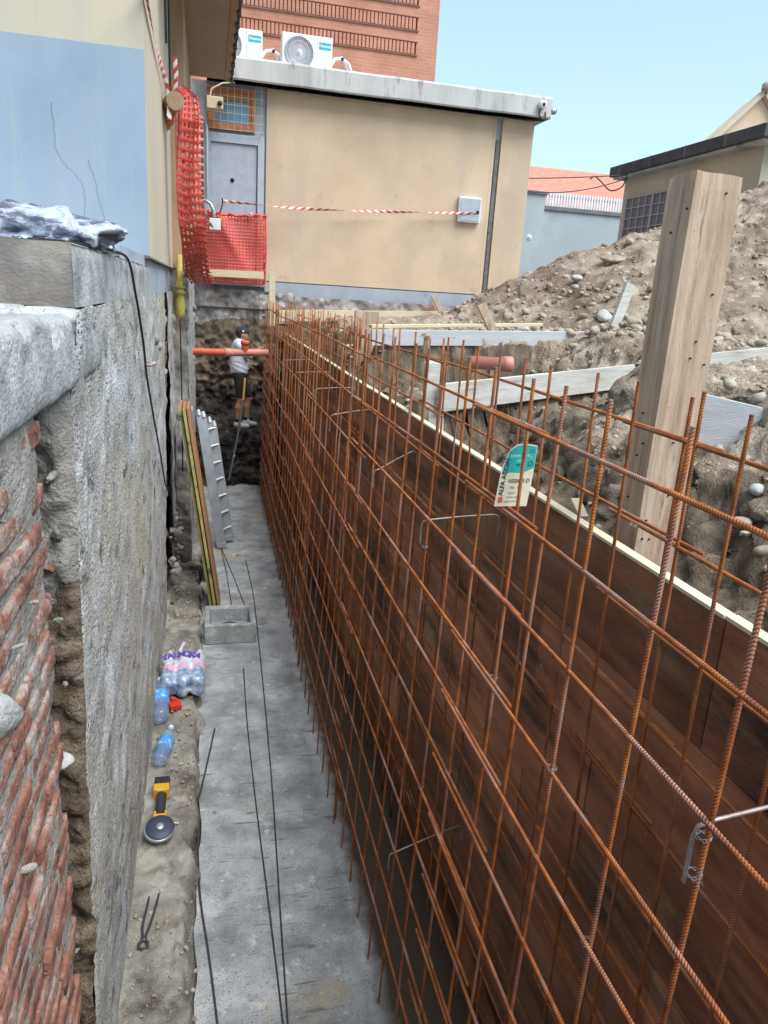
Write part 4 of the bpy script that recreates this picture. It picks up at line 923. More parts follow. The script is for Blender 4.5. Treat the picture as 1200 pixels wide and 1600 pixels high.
# spacers
def spacer(y, z, x1, yo, label, leg=.14, x0=.85):
    m = MB(); a, c = np.array((x0, y, z)), np.array((x1, y+yo, z+.005))
    q = [a+(0, 0, -leg), a+(0, 0, -.03), a+(.006, 0, -.008), a+(.03, 0, 0), (a+c)/2+(0, 0, .003), c+(-.03, 0, 0), c+(-.006, 0, -.008), c+(0, 0, -.03), c+(0, .01, -leg)]
    m.tube(q, .0042, 8); tag(m.build('spacer_hook', MT['rod']), label, 'spacer rod', 'bent rod spacers between the two mesh layers')
spacer(.945, -.872, 1.215, .03, 'bent grey spacer rod nearest the camera at the right edge', .13, .845)
spacer(2.78, -.875, 1.215, .05, 'bent spacer rod below and left of the paper tag', .10)
spacer(3.72, -.885, 1.215, .45, 'bent spacer rod slanting up to the right, second beyond the tag', .10)
spacer(5.22, -.84, 1.22, .25, 'bent spacer rod in the top row, third beyond the tag', .12)
spacer(6.1, -.77, 1.22, .1, 'bent spacer rod in the top row, fourth beyond the tag', .06)
spacer(7.5, -.79, 1.22, .1, 'bent spacer rod in the top row, fifth beyond the tag', .06)
spacer(8.9, -.80, 1.22, .1, 'bent spacer rod in the top row, farthest from the tag', .06)
spacer(2.75, -2.50, 1.215, .12, 'low bent spacer rod near the bottom middle of the mesh', .10, .81)
spacer(4.15, -2.38, 1.215, .12, 'low spacer rod, second from the camera in the lower row', .03, .81)
spacer(5.2, -2.35, 1.215, .12, 'low spacer rod, farthest in the lower row', .03, .82)
# wire ties
def tie(p, label, r=.0115):
    m = MB(); p = np.array(p, float)
    q = [p+(r*math.cos(a), r*.9*math.sin(a), .004*math.sin(a*2.5)) for a in np.linspace(0, 4*math.pi, 26)]
    q += [p+(-.012, -r-.005, .004), p+(-.022, -r-.012, .012)]
    m.tube(q, .0011, 5); tag(m.build('tie_wire', MT['wire']), label, 'tie wire', 'twisted tie wires on the bars')
tie((.854, .935, -.975), 'bright twisted tie wire on the hook of the nearest spacer', .0155)
tie((.856, .932, -.892), 'tie wire at the bend of the nearest spacer', .014)
tie((.866, 1.935, -1.132), 'twisted tie wire on the lapped uprights below the paper tag', .014)
tie((.872, 1.935, -.322), 'twisted tie wire holding the paper tag to the top bar', .0135)
tie((1.206, 1.83, -.598), 'tie wire on the inner layer in front of the big post', .0125)
tie((.868, 2.76, -.985), 'tie wire at the spacer hook left of the tag', .0125)
tie((.843, 1.2, -1.405), 'tie wire on the fifth lengthwise bar near the right side', .013)
tie((.852, 2.21, -1.672), 'tie wire on the sixth lengthwise bar in the middle', .013)
tie((.846, 2.485, -1.942), 'tie wire on the seventh lengthwise bar low in the middle', .013)
tie((.866, 3.31, -.86), 'tie wire on the third lengthwise bar midway down the cage', .012)
tie((.850, 1.475, -1.135), 'tie wire on the fourth lengthwise bar near the hooked spacer', .013)

# paper tag
t = thing('steel_tag', (.885, 2.0, -.58), 'cream and turquoise paper tag tied to the top bar of the mesh', 'tag')
TX = np.array([.985, .03, .02]); TZ = np.array([.06, 0, .998]); TO = np.array([.884, 1.975, -.485]); TN = np.cross(TX, TZ)
def tg(u, v, d=0): return TO+TX*u+TZ*v-TN*d*-1
sgn = -1
def tp(u, v, d): p = TO+TX*u+TZ*v; return p+np.array([0, -1, 0])*d
out = [(-.055, -.095), (.052, -.098), (.056, .0), (.054, .088), (.02, .094), (-.012, .092), (-.034, .075), (-.05, .02)]
mb = MB(); n = len(out); mb.add([tp(u, v, .0) for u, v in out]+[tp(u, v, -.0012) for u, v in out], [tuple(range(n)), tuple(range(2*n-1, n-1, -1))]+[(i, n+i, n+(i+1) % n, (i+1) % n) for i in range(n)])
mb.build('paper', mat('cream_card', [(.60, .54, .40), (.70, .65, .52)], scale=14, bump=.1, patch=[((.52, .33, .14), 9, .60, .75)]), parent=t)
mb = MB(); gp = [(-.0475, .004), (-.02, .009), (.02, .006), (.0545, .022), (.0525, .085), (.019, .091), (-.011, .089), (-.0325, .073)]
mb.add([tp(u, v, .0006) for u, v in gp], [tuple(range(len(gp)))]); mb.build('green_field', flat('tag_green', (.02, .36, .33)), parent=t)
def tagtext(s, u, v, size, m, rot=0, bold=.0):
    mb = MB(); ux = TX*math.cos(rot)+TZ*math.sin(rot); uy = -TX*math.sin(rot)+TZ*math.cos(rot)
    text_into(mb, s, tp(u, v, .0012), ux, uy, size, bold=bold); return mb.build('lettering', m, parent=t)
ink = flat('tag_ink', (.03, .05, .07)); redink = flat('red_ink', (.60, .09, .06))
tagtext('ALFA ACCIAI', -.0375, -.005, .0195, ink, R(87), .0006)
tagtext('ELEMENTI STR.', .004, .058, .0095, MT['white'])
tagtext('LISCI', .004, .043, .009, MT['white'])
tagtext('TIPO', .004, .030, .009, ink, 0, .0003)
tagtext('1020/10 D', .012, -.018, .0165, ink, 0, .0003)
tagtext('Nr. 10', .004, -.038, .0125, ink)
tagtext('B450C', -.004, -.055, .008, ink); tagtext('UNI EN 10080', .0, -.068, .0072, ink); tagtext('MADE IN ITALY', -.004, -.081, .0072, ink)
tagtext('CE', .040, .072, .014, ink); tagtext('TT', .040, .052, .008, MT['white'])
mb = MB(); mb.add([tp(.04+.008*math.cos(a), .034+.008*math.sin(a), .0013) for a in np.linspace(0, 2*math.pi, 18, endpoint=False)]+[tp(.04+.0055*math.cos(a), .034+.0055*math.sin(a), .0013) for a in np.linspace(0, 2*math.pi, 18, endpoint=False)], [(i, (i+1) % 18, 18+(i+1) % 18, 18+i) for i in range(18)])
mb.build('ring_mark', ink, parent=t)
mb = MB()
for (a, b, c_, d) in ((-.046, -.032, -.083, -.079), (-.046, -.032, -.070, -.066), (-.046, -.042, -.079, -.070), (-.036, -.032, -.079, -.070), (-.041, -.037, -.077, -.072)): mb.add([tp(a, c_, .0012), tp(b, c_, .0012), tp(b, d, .0012), tp(a, d, .0012)], [(0, 1, 2, 3)])
mb.build('red_mark', redink, parent=t)
mb = MB(); mb.tube([tp(.01, .088, .001), tp(.0, .12, .01), (.878, 1.95, -.33), (.868, 1.93, -.318)], .0012, 5); mb.build('string', flat('twine', (.5, .42, .3)), parent=t)

# ================================================================ FORMWORK
t = thing('formwork', (1.3, 5, ZF), 'long wall of brown stained formwork boards with pale top edge behind the mesh', 'formwork')
rs = random.Random(6)
for j in range(7):
    y = -3
    while y < 12.9:
        L_ = rs.choice([1.0, 1.5, 2.0]) if j else 1.5
        y1 = min(y+L_, 13.0); z0 = ZF+.02+.382*j; z1 = z0+.378
        if j == 6: z1 = -.752
        mb = MB(); dx = rs.uniform(-.003, .003)
        mb.box(1.302+dx, 1.329+dx, y+.002, y1-.002, z0, z1)
        mb.build('board_panel', MT['form'], parent=t, bevel=.0015); y = y1
mb = MB(); y = -3
while y < 12.9:
    y1 = min(y+1.5, 13); d = .004*math.sin(y*3); mb.box(1.296+d*.3, 1.334+d*.3, y+.003, y1-.003, -.7495+d*.4, -.738+d*.5+.01*float(sstep(6, 12, y))); y = y1
mb.build('top_edge', MT['formedge'], parent=t, bevel=.001)
mb = MB()
for k in range(20): mb.box(1.336, 1.40, -2.5+.8*k, -2.42+.8*k, ZF+.1, -.80)
mb.build('back_stud', MT['timber'], parent=t)
# ================================================================ TIMBER ON THE RIGHT
def board(name, p0, p1, w, th, m, label, cat='board', group=None, up_=(0, 0, 1), bevel=.003):
    mb = MB(); mb.beam(p0, p1, w, th, up_); o = mb.build(name, MT[m] if isinstance(m, str) else m, bevel=bevel); return tag(o, label, cat, group)
# the big post
mb = MB()
for i, z in enumerate(np.linspace(-1.25, .425, 30)): pass
zs = np.linspace(-1.25, .425, 40); c0 = np.array([1.385, 2.32]); c1 = np.array([1.45, 2.20]); c2 = np.array([1.645, 2.22]); c3 = np.array([1.58, 2.40])
c0, c1, c2, c3 = (np.array(q) for q in ((1.468, 2.345), (1.462, 2.19), (1.655, 2.225), (1.66, 2.38)))
Q = np.array([[(*(c0*(1-s)+c1*s), z) for s in np.linspace(0, 1, 5)]+[(*(c1*(1-s)+c2*s), z) for s in np.linspace(0, 1, 6)][1:]+[(*(c2*(1-s)+c3*s), z) for s in np.linspace(0, 1, 5)][1:]+[(*(c3*(1-s)+c0*s), z) for s in np.linspace(0, 1, 6)][1:] for z in zs])
Q[..., :2] += .003*fbm(Q*np.array([1, 1, .5]), 6, 3, 606)[..., None]; Q[-1, :, 2] += .006*fbm(Q[-1], 25, 2, 6)
cen = Q[..., :2].mean(1, keepdims=True); Q[-1, :, :2] = cen[-1]+(Q[-1, :, :2]-cen[-1])*.975; Q[-1, :, 2] += .002
mb.grid(Q[:, ::-1], False); mb.add(Q[-1, :-1], [tuple(range(Q.shape[1]-1))])
po = mb.build('timber_post', MT['timber']); tag(po, 'big square weathered timber post standing behind the formwork', 'post')
mb = MB(); rs = random.Random(2)
for i in range(16):
    s = rs.uniform(.1, .9); z = rs.uniform(-.8, .38); p = c1*(1-s)+c2*s if i % 3 else c0*(1-s)+c1*s; mb.lathe([(0, .0045), (.0035, .0045), (.0035, 0), (0, 0)], (p[0]-.0, p[1]-.001, z), (.05, -1, 0) if i % 3 else (-.9, -.4, 0), 8)
mb.build('nail_head', MT['dark'], parent=po)
board('timber_wedge', (1.40, 2.62, -.95), (1.40, 2.50, -.74), .10, .04, 'plankyellow', 'small pale wooden wedge jammed beside the foot of the big post', 'wedge')
# upright boards
board('upright_board', (1.47, 4.66, -1.2), (1.44, 4.70, -.385), .045, .15, 'plank', 'grey upright board with rounded top at the left end of the long slanting board', 'board', None, (0, 1, 0), .02)
board('upright_board', (1.53, 7.4, -1.2), (1.53, 7.4, -.155), .05, .24, 'timber', 'beige upright board standing behind the mesh at the left end of the bluish board', 'board', None, (0, 1, 0))
board('upright_stake', (1.06, 13.0, -.6), (1.04, 13.0, .27), .05, .10, 'plankyellow', 'pale upright stake at the far end of the mesh below the annex wall', 'stake', None, (0, 1, 0))
# long boards
board('long_board', (1.46, 4.62, -.62), (3.95, 5.79, -.48), .185, .03, 'plank', 'long pale slanting board running right from the grey upright to the big post', 'board', 'boards laid over the dug ground')
board('long_board', (3.50, 5.60, -.485), (5.2, 5.75, -.28), .19, .03, 'plank', 'long pale board continuing right of the big post to the edge', 'board', 'boards laid over the dug ground')
board('slanting_board', (2.30, 3.25, -.485), (2.95, 3.02, -.60), .26, .03, 'plankblue', 'bluish board set on edge slanting towards the viewer right of the big post', 'board', 'boards laid over the dug ground')
board('long_board', (1.50, 6.98, -.385), (4.05, 7.02, -.285), .145, .04, 'plankblue', 'bluish grey board on edge spanning the ground below the mound', 'board', 'boards laid over the dug ground')
board('pale_batten', (1.5, 7.06, -.285), (3.35, 7.3, -.19), .03, .09, 'plankyellow', 'thin yellowish batten lying along the top of the bluish board', 'batten')
board('fresh_board', (.98, 10.95, -.36), (3.75, 11.05, -.235), .155, .03, 'plankyellow', 'yellowish fresh board farthest away, lying near the annex footing', 'board', 'boards laid over the dug ground')
board('stake', (3.42, 10.8, -.30), (3.24, 10.9, .05), .035, .07, 'timber', 'short grey stake leaning left behind the farthest board', 'stake', 'stakes holding the boards', (0, 1, 0))
board('stake', (2.78, 7.15, -.28), (2.64, 7.2, -.02), .04, .085, 'timber', 'short brown stake leaning left at the end of the yellowish batten', 'stake', 'stakes holding the boards', (0, 1, 0))
board('stake', (3.93, 6.93, -.36), (4.13, 7.0, .26), .05, .10, 'plank', 'tall grey stake leaning right at the right end of the bluish board', 'stake', 'stakes holding the boards', (0, 1, 0))
m = MB(); m.lathe([(.055, 0), (.055, .3), (.066, .302), (.066, .38), (.058, .385), (.05, .38), (.045, .1)], (2.16, 6.05, -.50), (1, -.05, .0), 22); tag(m.build('pipe_stub', MT['pvcpink']), 'faded orange pipe stub poking out of the soil below the bluish board', 'pipe')

# ================================================================ THINGS IN THE TRENCH
# orange drain pipe across the trench with a branch
t = thing('drain_pipe', (.3, 12.0, -1.0), 'orange plastic drain pipe bridging the trench in front of the worker', 'pipe')
m = MB(); m.tube([(-.24, 12, -1.0), (.10, 12, -1.0), (.28, 12, -.995)], .057, 20); m.build('pipe_length', MT['pvc'], parent=t)
m = MB(); m.lathe([(.058, 0), (.068, .01), (.068, .09), (.06, .1), (.058, .14), (.0, .14)], (.24, 12, -.995), (1, 0, .01), 22); m.tube([(.37, 12, -.993), (.60, 12, -.985), (.92, 12, -.975)], .0575, 20); 
m.build('pipe_socket', MT['pvcpink'], parent=t, label='paler socket end of the drain pipe')
m = MB(); m.tube([(.56, 12, -.985), (.56, 11.99, -.90), (.56, 11.985, -.84)], .058, 20); m.lathe([(.058, 0), (.070, .005), (.070, .055), (.062, .058), (.062, 0)], (.56, 11.985, -.86), (0, -.05, 1), 22)
m.build('branch', MT['pvc'], parent=t)

# yellow gas pipe at the house corner
t = thing('gas_pipe', (-.31, 9.1, -.4), 'yellow gas pipe with rusty valve ending at the top of the trench wall', 'pipe')
m = MB(); m.tube([(-.315, 9.05, -.12), (-.315, 9.05, .10), (-.315, 9.10, .30)], .034, 12); m.build('pipe_run', MT['yellowpipe'], parent=t)
m = MB(); m.lathe([(0, -.40), (.02, -.40), (.035, -.37), (.055, -.34), (.058, -.22), (.05, -.18), (.04, -.12), (.06, -.115), (.06, -.09), (.044, -.085), (.044, -.06), (.06, -.055), (.06, -.03), (.036, -.025), (.036, .02), (0, .02)], (-.315, 9.05, 0), (0, 0, 1), 16); m.build('valve', MT['yellowpipe'], parent=t)
m = MB(); m.tube([(-.315, 9.05, -.40), (-.31, 9.04, -1.2), (-.315, 9.05, -2.2)], .008, 6); m.build('earth_wire', MT['cable'], parent=t)
m = MB(); m.tube([(-.345, 8.3, 1.6), (-.345, 8.35, 4)], .012, 6); m.tube([(-.34, 7.6, 2.0), (-.34, 7.3, 4)], .012, 6)
tag(m.build('facade_cable', MT['cable']), 'black cables clipped up the beige house corner beside the yellow gas pipe', 'cable')

# black cable over the ledge
pts = [(-.62, 2.9, .112), (-.50, 2.95, .112), (-.42, 3.1, .114), (-.385, 3.45, .113), (-.375, 3.85, .103), (-.368, 4.0, .05), (-.37, 4.18, -.05), (-.366, 4.32, -.16), (-.36, 4.5, -.36), (-.368, 4.72, -.53), (-.37, 5.0, -.72), (-.372, 5.4, -.98), (-.375, 5.83, -1.23), (-.38, 6.3, -1.52), (-.385, 6.75, -1.78), (-.385, 7.3, -1.95), (-.38, 7.6, -2.15), (-.385, 7.9, -2.7)]
m = MB(); m.tube(smooth(pts), .0065, 8); tag(m.build('power_cable', MT['cable']), 'long black cable draped over the kerb block and down the concrete wall', 'cable')
m = MB(); m.tube([(-.44, 4.85, -.50), (-.35, 4.86, -.50), (-.33, 4.9, -.49), (-.335, 4.97, -.50), (-.40, 5.0, -.50)], .012, 6); tag(m.build('wall_hook', MT['mortar']), 'mortar crusted bent iron holding the black cable to the wall', 'hook')

# plastic sheeting on the block
def fplast(P):
    x, y, z = P[..., 0], P[..., 1], P[..., 2]
    c = ell(P, (-.80, 3.35, .155), (.42, .34, .085)); c = smin(c, ell(P, (-.55, 3.3, .120), (.13, .26, .035)), .03)
    c = smin(c, ell(P, (-.72, 3.3, .215), (.20, .2, .035)), .03)
    q = P*np.array([1, 1, 2.6])
    c = c+.022*fbm(q, 6, 3, 700, .5)+.018*np.abs(fbm(P, 9, 3, 705))-.008
    return np.maximum(c, .103-z)
v, f = surface_net(fplast, (-1.40, 2.80, .09), (-.24, 3.95, .36), .011)
m = MB(); m.add(v, f, True)
pl = mat('clear_plastic', [(.30, .34, .44), (.50, .55, .66)], scale=6, rough=.38, bump=.9, bscale=22, bdist=.02, patch=[((.08, .09, .13), 5, .49, .57, (1, 1, 4))], spec=.8)
tag(m.build('plastic_sheeting', pl), 'crumpled clear and dark plastic sheeting heaped on the kerb block', 'plastic sheet')

# orange barrier net: real meshwork with open holes
def meshnet(name, fn, nu, nv, m, bar=.34, parent=None, solid=None):
    """fn(u, v) -> point; nu x nv cells, each with a hole"""
    us = np.concatenate([[i, i+bar] for i in range(nu)]+[[nu]])/nu; vs_ = np.concatenate([[i, i+bar] for i in range(nv)]+[[nv]])/nv
    U, V = np.meshgrid(us, vs_, indexing='ij'); P = fn(U, V)
    iu, iv = np.meshgrid(np.arange(len(us)-1), np.arange(len(vs_)-1), indexing='ij')
    keep = ~((iu % 2 == 1) & (iv % 2 == 1))
    if solid is not None: keep |= solid((us[:-1][iu]), (vs_[:-1][iv]))
    mb = MB(); mb.grid(P, True, keep); o = mb.build(name, m, parent=parent)
    s = o.modifiers.new('thick', 'SOLIDIFY'); s.thickness = .0015
    return o
t = thing('barrier_net', (.45, 13.7, .05), 'red plastic safety net stretched across the foot of the grey door', 'safety net')
def bar_fn(U, V):
    x = -.10+1.08*U; z = .06+1.16*V-.03*np.sin(U*math.pi)*(V > .9)
    y = 13.70+.03*np.sin(U*9+V*3)-.10*np.exp(-((U-.2-.6*(1-V))/.10)**2)*V; return np.stack([x, y, z], -1)
meshnet('netting', bar_fn, 20, 22, MT['net'], .40, t, lambda u, v: ((u < .06) | (u > .93)) & (np.sin(v*90) > -.3))
def bar2(U, V): q = bar_fn(U, V); q[..., 1] += .07+.03*np.sin(U*7); q[..., 2] -= .02; q[..., 0] += .025; return q
meshnet('netting', bar2, 20, 20, MT['netpale'], .36, t)
m = MB(); m.tube([(-.1+1.08*k/24, 13.68+.015*math.sin(k*2.1), 1.20+.015*math.sin(k*1.3)-.04*math.sin(k/24*3.14)) for k in range(25)], [.02+.008*math.sin(k*1.9) for k in range(25)], 8); m.tube([(.97, 13.68, 1.2), (.985, 13.68, .6), (.975, 13.68, .06)], .016, 6)
m.build('rolled_edge', MT['net'], parent=t)
board('barrier_board', (-.10, 13.63, .20), (.95, 13.63, .215), .12, .025, 'plankyellow', 'pale board fixed low across the red safety net at the door', 'board')
# hanging bunch of net
t = thing('hanging_net', (-.28, 8.2, .1), 'bunched red safety net hanging from the stick down the house corner', 'safety net')
path = np.array([(-.25, 8.05, 1.78), (-.17, 8.0, 1.70), (-.155, 7.9, 1.48), (-.165, 7.95, 1.15), (-.165, 8.0, .85), (-.155, 8.1, .55), (-.13, 8.4, .30), (-.11, 9.0, .12), (-.06, 9.8, .0)])
wd = np.array([.10, .18, .25, .24, .24, .25, .27, .30, .28])
def hang(off, sc, seed):
    def fn(U, V):
        s = V*(len(path)-1); c = np.stack([np.interp(s, np.arange(len(path)), path[:, a]) for a in range(3)], -1)
        w = np.interp(s, np.arange(len(path)), wd)*sc; a = (U-.5)*2
        c[..., 0] += w*a*.5+.012*np.sin(V*11+seed+a); c[..., 1] += .03*np.sin(a*4+V*5+seed)+off; c[..., 2] += .015*np.sin(a*3+V*9+seed); return c
    return fn
meshnet('net_fold', hang(0, .95, 0), 6, 32, MT['net'], .40, t)
meshnet('net_fold', hang(.07, 1, 2.2), 6, 36, MT['netpale'], .36, t)
meshnet('net_fold', hang(.12, .8, 4), 5, 27, MT['net'], .38, t)
def flapf(U, V): return np.stack([-.345+.075*U-.02*V, 7.80+.0*U, 1.50-.13*V+.03*U], -1)
meshnet('net_flap', flapf, 3, 3, MT['net'], .45, t)
# stick
m = MB(); m.tube([(-.42, 8.6, 1.55), (-.35, 8.0, 1.58), (-.272, 7.58, 1.555)], [.075, .078, .078], 18); tag(m.build('timber_stub', mat('stub_wood', [(.26, .17, .11), (.40, .28, .19)], scale=12, bump=.4)), 'round sawn log end poking out of the house corner with net hung over it', 'log')
# striped tape
def stripes(name, pts, w, wd_, label, period=.09, twist=0, group='red and white warning tape'):
    pts = np.array(smooth(pts, 10)); L_ = np.r_[0, np.cumsum(np.linalg.norm(np.diff(pts, axis=0), axis=1))]; tot = L_[-1]
    q = np.arange(0, tot, period/8); P = np.stack([np.interp(q, L_, pts[:, a]) for a in range(3)], -1)
    T = np.gradient(P, axis=0); T /= np.linalg.norm(T, axis=1)[:, None]; ref = np.array(wd_, float)
    A = ref-T*(T@ref)[:, None]; A /= np.linalg.norm(A, axis=1)[:, None]; B = np.cross(T, A)
    ang = twist*q; W = A*np.cos(ang)[:, None]+B*np.sin(ang)[:, None]
    rows = [P+W*w*(k/4-.5) for k in range(5)]
    G = np.stack(rows, 1); mb = MB(); mb.grid(G, True); ii = np.arange(len(q)-1)[:, None]; jj = np.arange(4)[None]
    mb.m = (((ii+jj) // 4) % 2 + 0*jj).reshape(-1).tolist()
    o = mb.build(name, [MT['tapered'], MT['tapewhite']]); s = o.modifiers.new('thick', 'SOLIDIFY'); s.thickness = .0008
    return tag(o, label, 'tape', group)
TAPE = [(-.368, 3.6, 1.76), (-.370, 5.6, 1.725), (-.370, 6.5, 1.70), (-.36, 7.2, 1.70), (-.335, 7.54, 1.64), (-.325, 7.6, 1.50), (-.33, 7.6, 1.40)]
stripes('warning_tape', TAPE, .05, (1, 0, .3), 'striped warning tape coming down from above to the log end', .17, .6)
stripes('warning_tape', [(.24, 13.5, 1.35), (1.5, 13.75, 1.365), (3.0, 13.83, 1.44), (4.86, 13.87, 1.56)], .045, (0, 0, 1), 'striped warning tape stretched across the beige annex wall to the meter box', .14, 2.2)
stripes('warning_tape', [(-.28, 7.80, 1.95), (-.27, 7.80, 1.8), (-.285, 7.80, 1.65)], .04, (1, 0, 0), 'loose end of striped tape sticking up above the log end', .09, 2)
stripes('warning_tape', [(-.14, 9.4, .98), (-.07, 10.2, .95), (.02, 10.8, .80), (.06, 11.0, .75)], .05, (0, 0, 1), 'twisted striped tape hanging slack left of the grey door', .06, 9)

# leaning formwork panels
t = thing('leaning_panels', (.04, 7.9, ZF), 'two yellow edged formwork panels standing on end against the left wall', 'formwork panel')
def panel(dx, dy, m, y0=7.62, y1=8.12):
    b = np.array([.015+dx, ZF+.01]); tp_ = np.array([-.285+dx*.9, -1.20+dy]); d = (tp_-b)/np.linalg.norm(tp_-b); nrm = np.array([d[1], -d[0]])
    if nrm[0] < 0: nrm = -nrm
    mb = MB(); w = .013
    c = [b-nrm*w, b+nrm*w, tp_+nrm*w, tp_-nrm*w]
    mb.prism([tuple(q) for q in c], y0, y1); return mb, c, nrm
for (dx, dy, y0) in ((0, 0, 7.66), (.045, .0, 7.60), ):
    mb, c, nrm = panel(dx, dy, None, y0, y0+.5); o = mb.build('panel', MT['panelbrown'], parent=t, bevel=.002)
    mb = MB(); cc = [np.array(q) for q in c]; mb.prism([tuple(q) for q in (cc[0]-nrm*.001, cc[1]+nrm*.001, cc[2]+nrm*.001, cc[3]-nrm*.001)], y0-.008, y0-.0005); mb.build('painted_edge', MT['yellowedge'], parent=t)
mb, c, nrm = panel(.085, .0, None, 7.62, 8.12); mb.build('panel', MT['panelbrown'], parent=t, bevel=.002, label='brown faced outer panel')
t = thing('grey_panel', (-.1, 8.6, ZF), 'dark grey metal panel leaning behind the yellow edged panels', 'panel')
mb = MB(); mb.prism([(-.05, ZF+.1), (-.0, ZF+.1), (-.27, -1.5), (-.32, -1.5)], 8.5, 9.0); mb.build('sheet', MT['fan'], parent=t)

# ladder leaning on its side against the wall
t = thing('ladder', (.17, 9.8, ZF), 'folded aluminium ladder leaning against the left wall', 'ladder')
b0, t0 = np.array([.13, 9.75, ZF+.01]), np.array([-.135, 10.0, -1.63])
dd = (t0-b0); Ld = np.linalg.norm(dd); dd /= Ld; sx = np.array([.058, .02, .0])
for k, (s0, s1, of) in enumerate(((0, 1, 0), (0.0, .985, 1), (0.02, .93, 2.1), (.02, .90, 3.0))):
    off = sx*of+np.array([0, .17, 0])*(k > 1)
    a, b = b0+dd*Ld*s0+off, b0+dd*Ld*s1+off
    mb = MB(); mb.beam(a, b, .07, .028, (1, .1, 0)); mb.tube([b-dd*.03, b+dd*.045], [.04, .026], 10); mb.tube([a-dd*.0, a+dd*.06], .038, 10); mb.build('stile', MT['alu'], parent=t, bevel=.004)
for k in range(7):
    p = b0+dd*Ld*(.12+.125*k); mb = MB(); mb.tube([p+sx*.4, p+sx*1.4+np.array([.0, .08, 0]), p+sx*3.0+np.array([.015, .16, .01])], .013, 8); mb.build('rung', MT['white'], parent=t)

# cast inspection box
t = thing('concrete_box', (.2, 7.1, ZF), 'open grey concrete inspection box standing on the trench floor', 'concrete box')
x0, x1, y0, y1, z0, z1, w = -.055, .45, 6.87, 7.36, ZF+.003, -3.24, .05
mb = MB()
def rring(a, b, z): return [(x0+a, y0+a, z), (x1-a, y0+a, z), (x1-a, y1-a, z), (x0+a, y1-a, z)]
V = rring(0, 0, z0)+rring(-.004, 0, z1-.01)+rring(.004, 0, z1)+rring(w-.004, 0, z1)+rring(w+.008, 0, z1-.02)+rring(w+.015, 0, z0+.04)
fcs = [(3, 2, 1, 0)]
for k in range(5): fcs += [(4*k+i, 4*k+(i+1) % 4, 4*k+4+(i+1) % 4, 4*k+4+i) for i in range(4)]
fcs += [(20, 21, 22, 23)]
mb.add(V, fcs); bx = mb.build('box_walls', MT['footing'], parent=t, bevel=.006)
mb = MB(); mb.lathe([(.15, 0), (.15, .012), (.138, .012), (.138, .004), (0, .004), (0, 0)], (.20, 7.11, ZF+.045), (0, 0, 1), 40); mb.build('knockout_ring', mat('damp_concrete', [(.10, .11, .12), (.18, .19, .2)], scale=8, bump=.4), parent=t)
mb = MB(); mb.lathe([(.140, 0), (.148, 0), (.148, .0175), (.140, .0175)], (.20, 7.11, ZF+.045), (0, 0, 1), 40); mb.build('ring_groove', MT['dark'], parent=t)

# loose rods on the floor
def rod(pts, label, r=.0045, n=8):
    m = MB(); m.tube(smooth([(x, y, z) for x, y, z in pts], 8), r, 8); tag(m.build('floor_rod', MT['blackrod']), label, 'rod', 'thin rods lying on the trench floor')
zf = ZF+.008
rod([(.03, 5.35, zf+.01), (-.02, 4.95, zf+.02), (-.075, 4.55, zf+.02), (-.10, 4.40, zf+.02), (-.09, 4.1, zf+.01), (-.07, 3.62, zf+.01), (-.02, 3.2, zf), (.03, 2.7, zf)], 'kinked black rod along the left edge of the trench floor', .0055)
rod([(.30, 6.33, zf), (.29, 5.4, zf), (.30, 4.4, zf), (.32, 3.5, zf), (.335, 2.6, zf)], 'middle of the three black rods on the floor, starting before the concrete box')
rod([(.46, 9.25, zf), (.49, 8.1, zf), (.48, 7.1, zf), (.45, 5.5, zf), (.42, 4.4, zf), (.38, 3.4, zf), (.35, 2.6, zf)], 'longest black rod on the floor passing right of the concrete box')
rod([(.15, 9.7, zf), (.20, 8.8, zf), (.24, 7.6, zf)], 'black rod from the ladder foot straight to the concrete box', .0045)
rod([(.16, 9.7, zf), (.28, 8.7, zf), (.40, 7.6, zf)], 'black rod slanting right from the ladder foot to the box', .0045)

# water bottles
blue = mat('bottle_plastic', [(.34, .48, .74), (.55, .68, .88)], scale=14, rough=.12, spec=.9, bump=.6, bscale=16, bdist=.01)
bb = blue.node_tree.nodes['Principled BSDF']; bb.inputs['Transmission Weight'].default_value = .55; bb.inputs['Alpha'].default_value = .6
labelm = mat('bottle_label', [(.06, .30, .72), (.14, .44, .82)], scale=30, rough=.4, bump=.1, patch=[((.6, .7, .82), 22, .58, .62)])
def bottle(p, d, Ls, label, s=1.0):
    t = thing('water_bottle', tuple(p), label, 'bottle', 'loose plastic water bottles'); d = np.array(d, float); d /= np.linalg.norm(d)
    pr = [(0, 0), (.034, .0), (.043, .012), (.045, .04), (.042, .055), (.045, .07), (.045, .085), (.041, .10), (.045, .115), (.045, .20), (.041, .21), (.045, .225), (.043, .25), (.030, .285), (.016, .305), (.013, .315), (.013, .325), (0, .325)]
    mb = MB(); mb.lathe([(a*s, h*s) for a, h in pr], p, d, 18); mb.build('bottle_body', blue, parent=t)
    mb = MB(); mb.lathe([(.0455*s, .118*s), (.0465*s, .12*s), (.0465*s, .197*s), (.0455*s, .199*s)], p, d, 24); mb.build('bottle_label', labelm, parent=t)
    mb = MB(); mb.lathe([(0, .322*s), (.0165*s, .322*s), (.0165*s, .345*s), (0, .345*s)], p, d, 14); mb.build('cap', MT['white'], parent=t)
bottle((-.365, 4.74, -3.285), (.16, 1, .03), 1, 'blue plastic water bottle lying nearest the camera at the foot of the wall', 1.25)
bottle((-.385, 5.30, -3.28), (-.06, .95, .12), 1, 'blue plastic water bottle lying beside the pack with its cap towards the pack', 1.5)
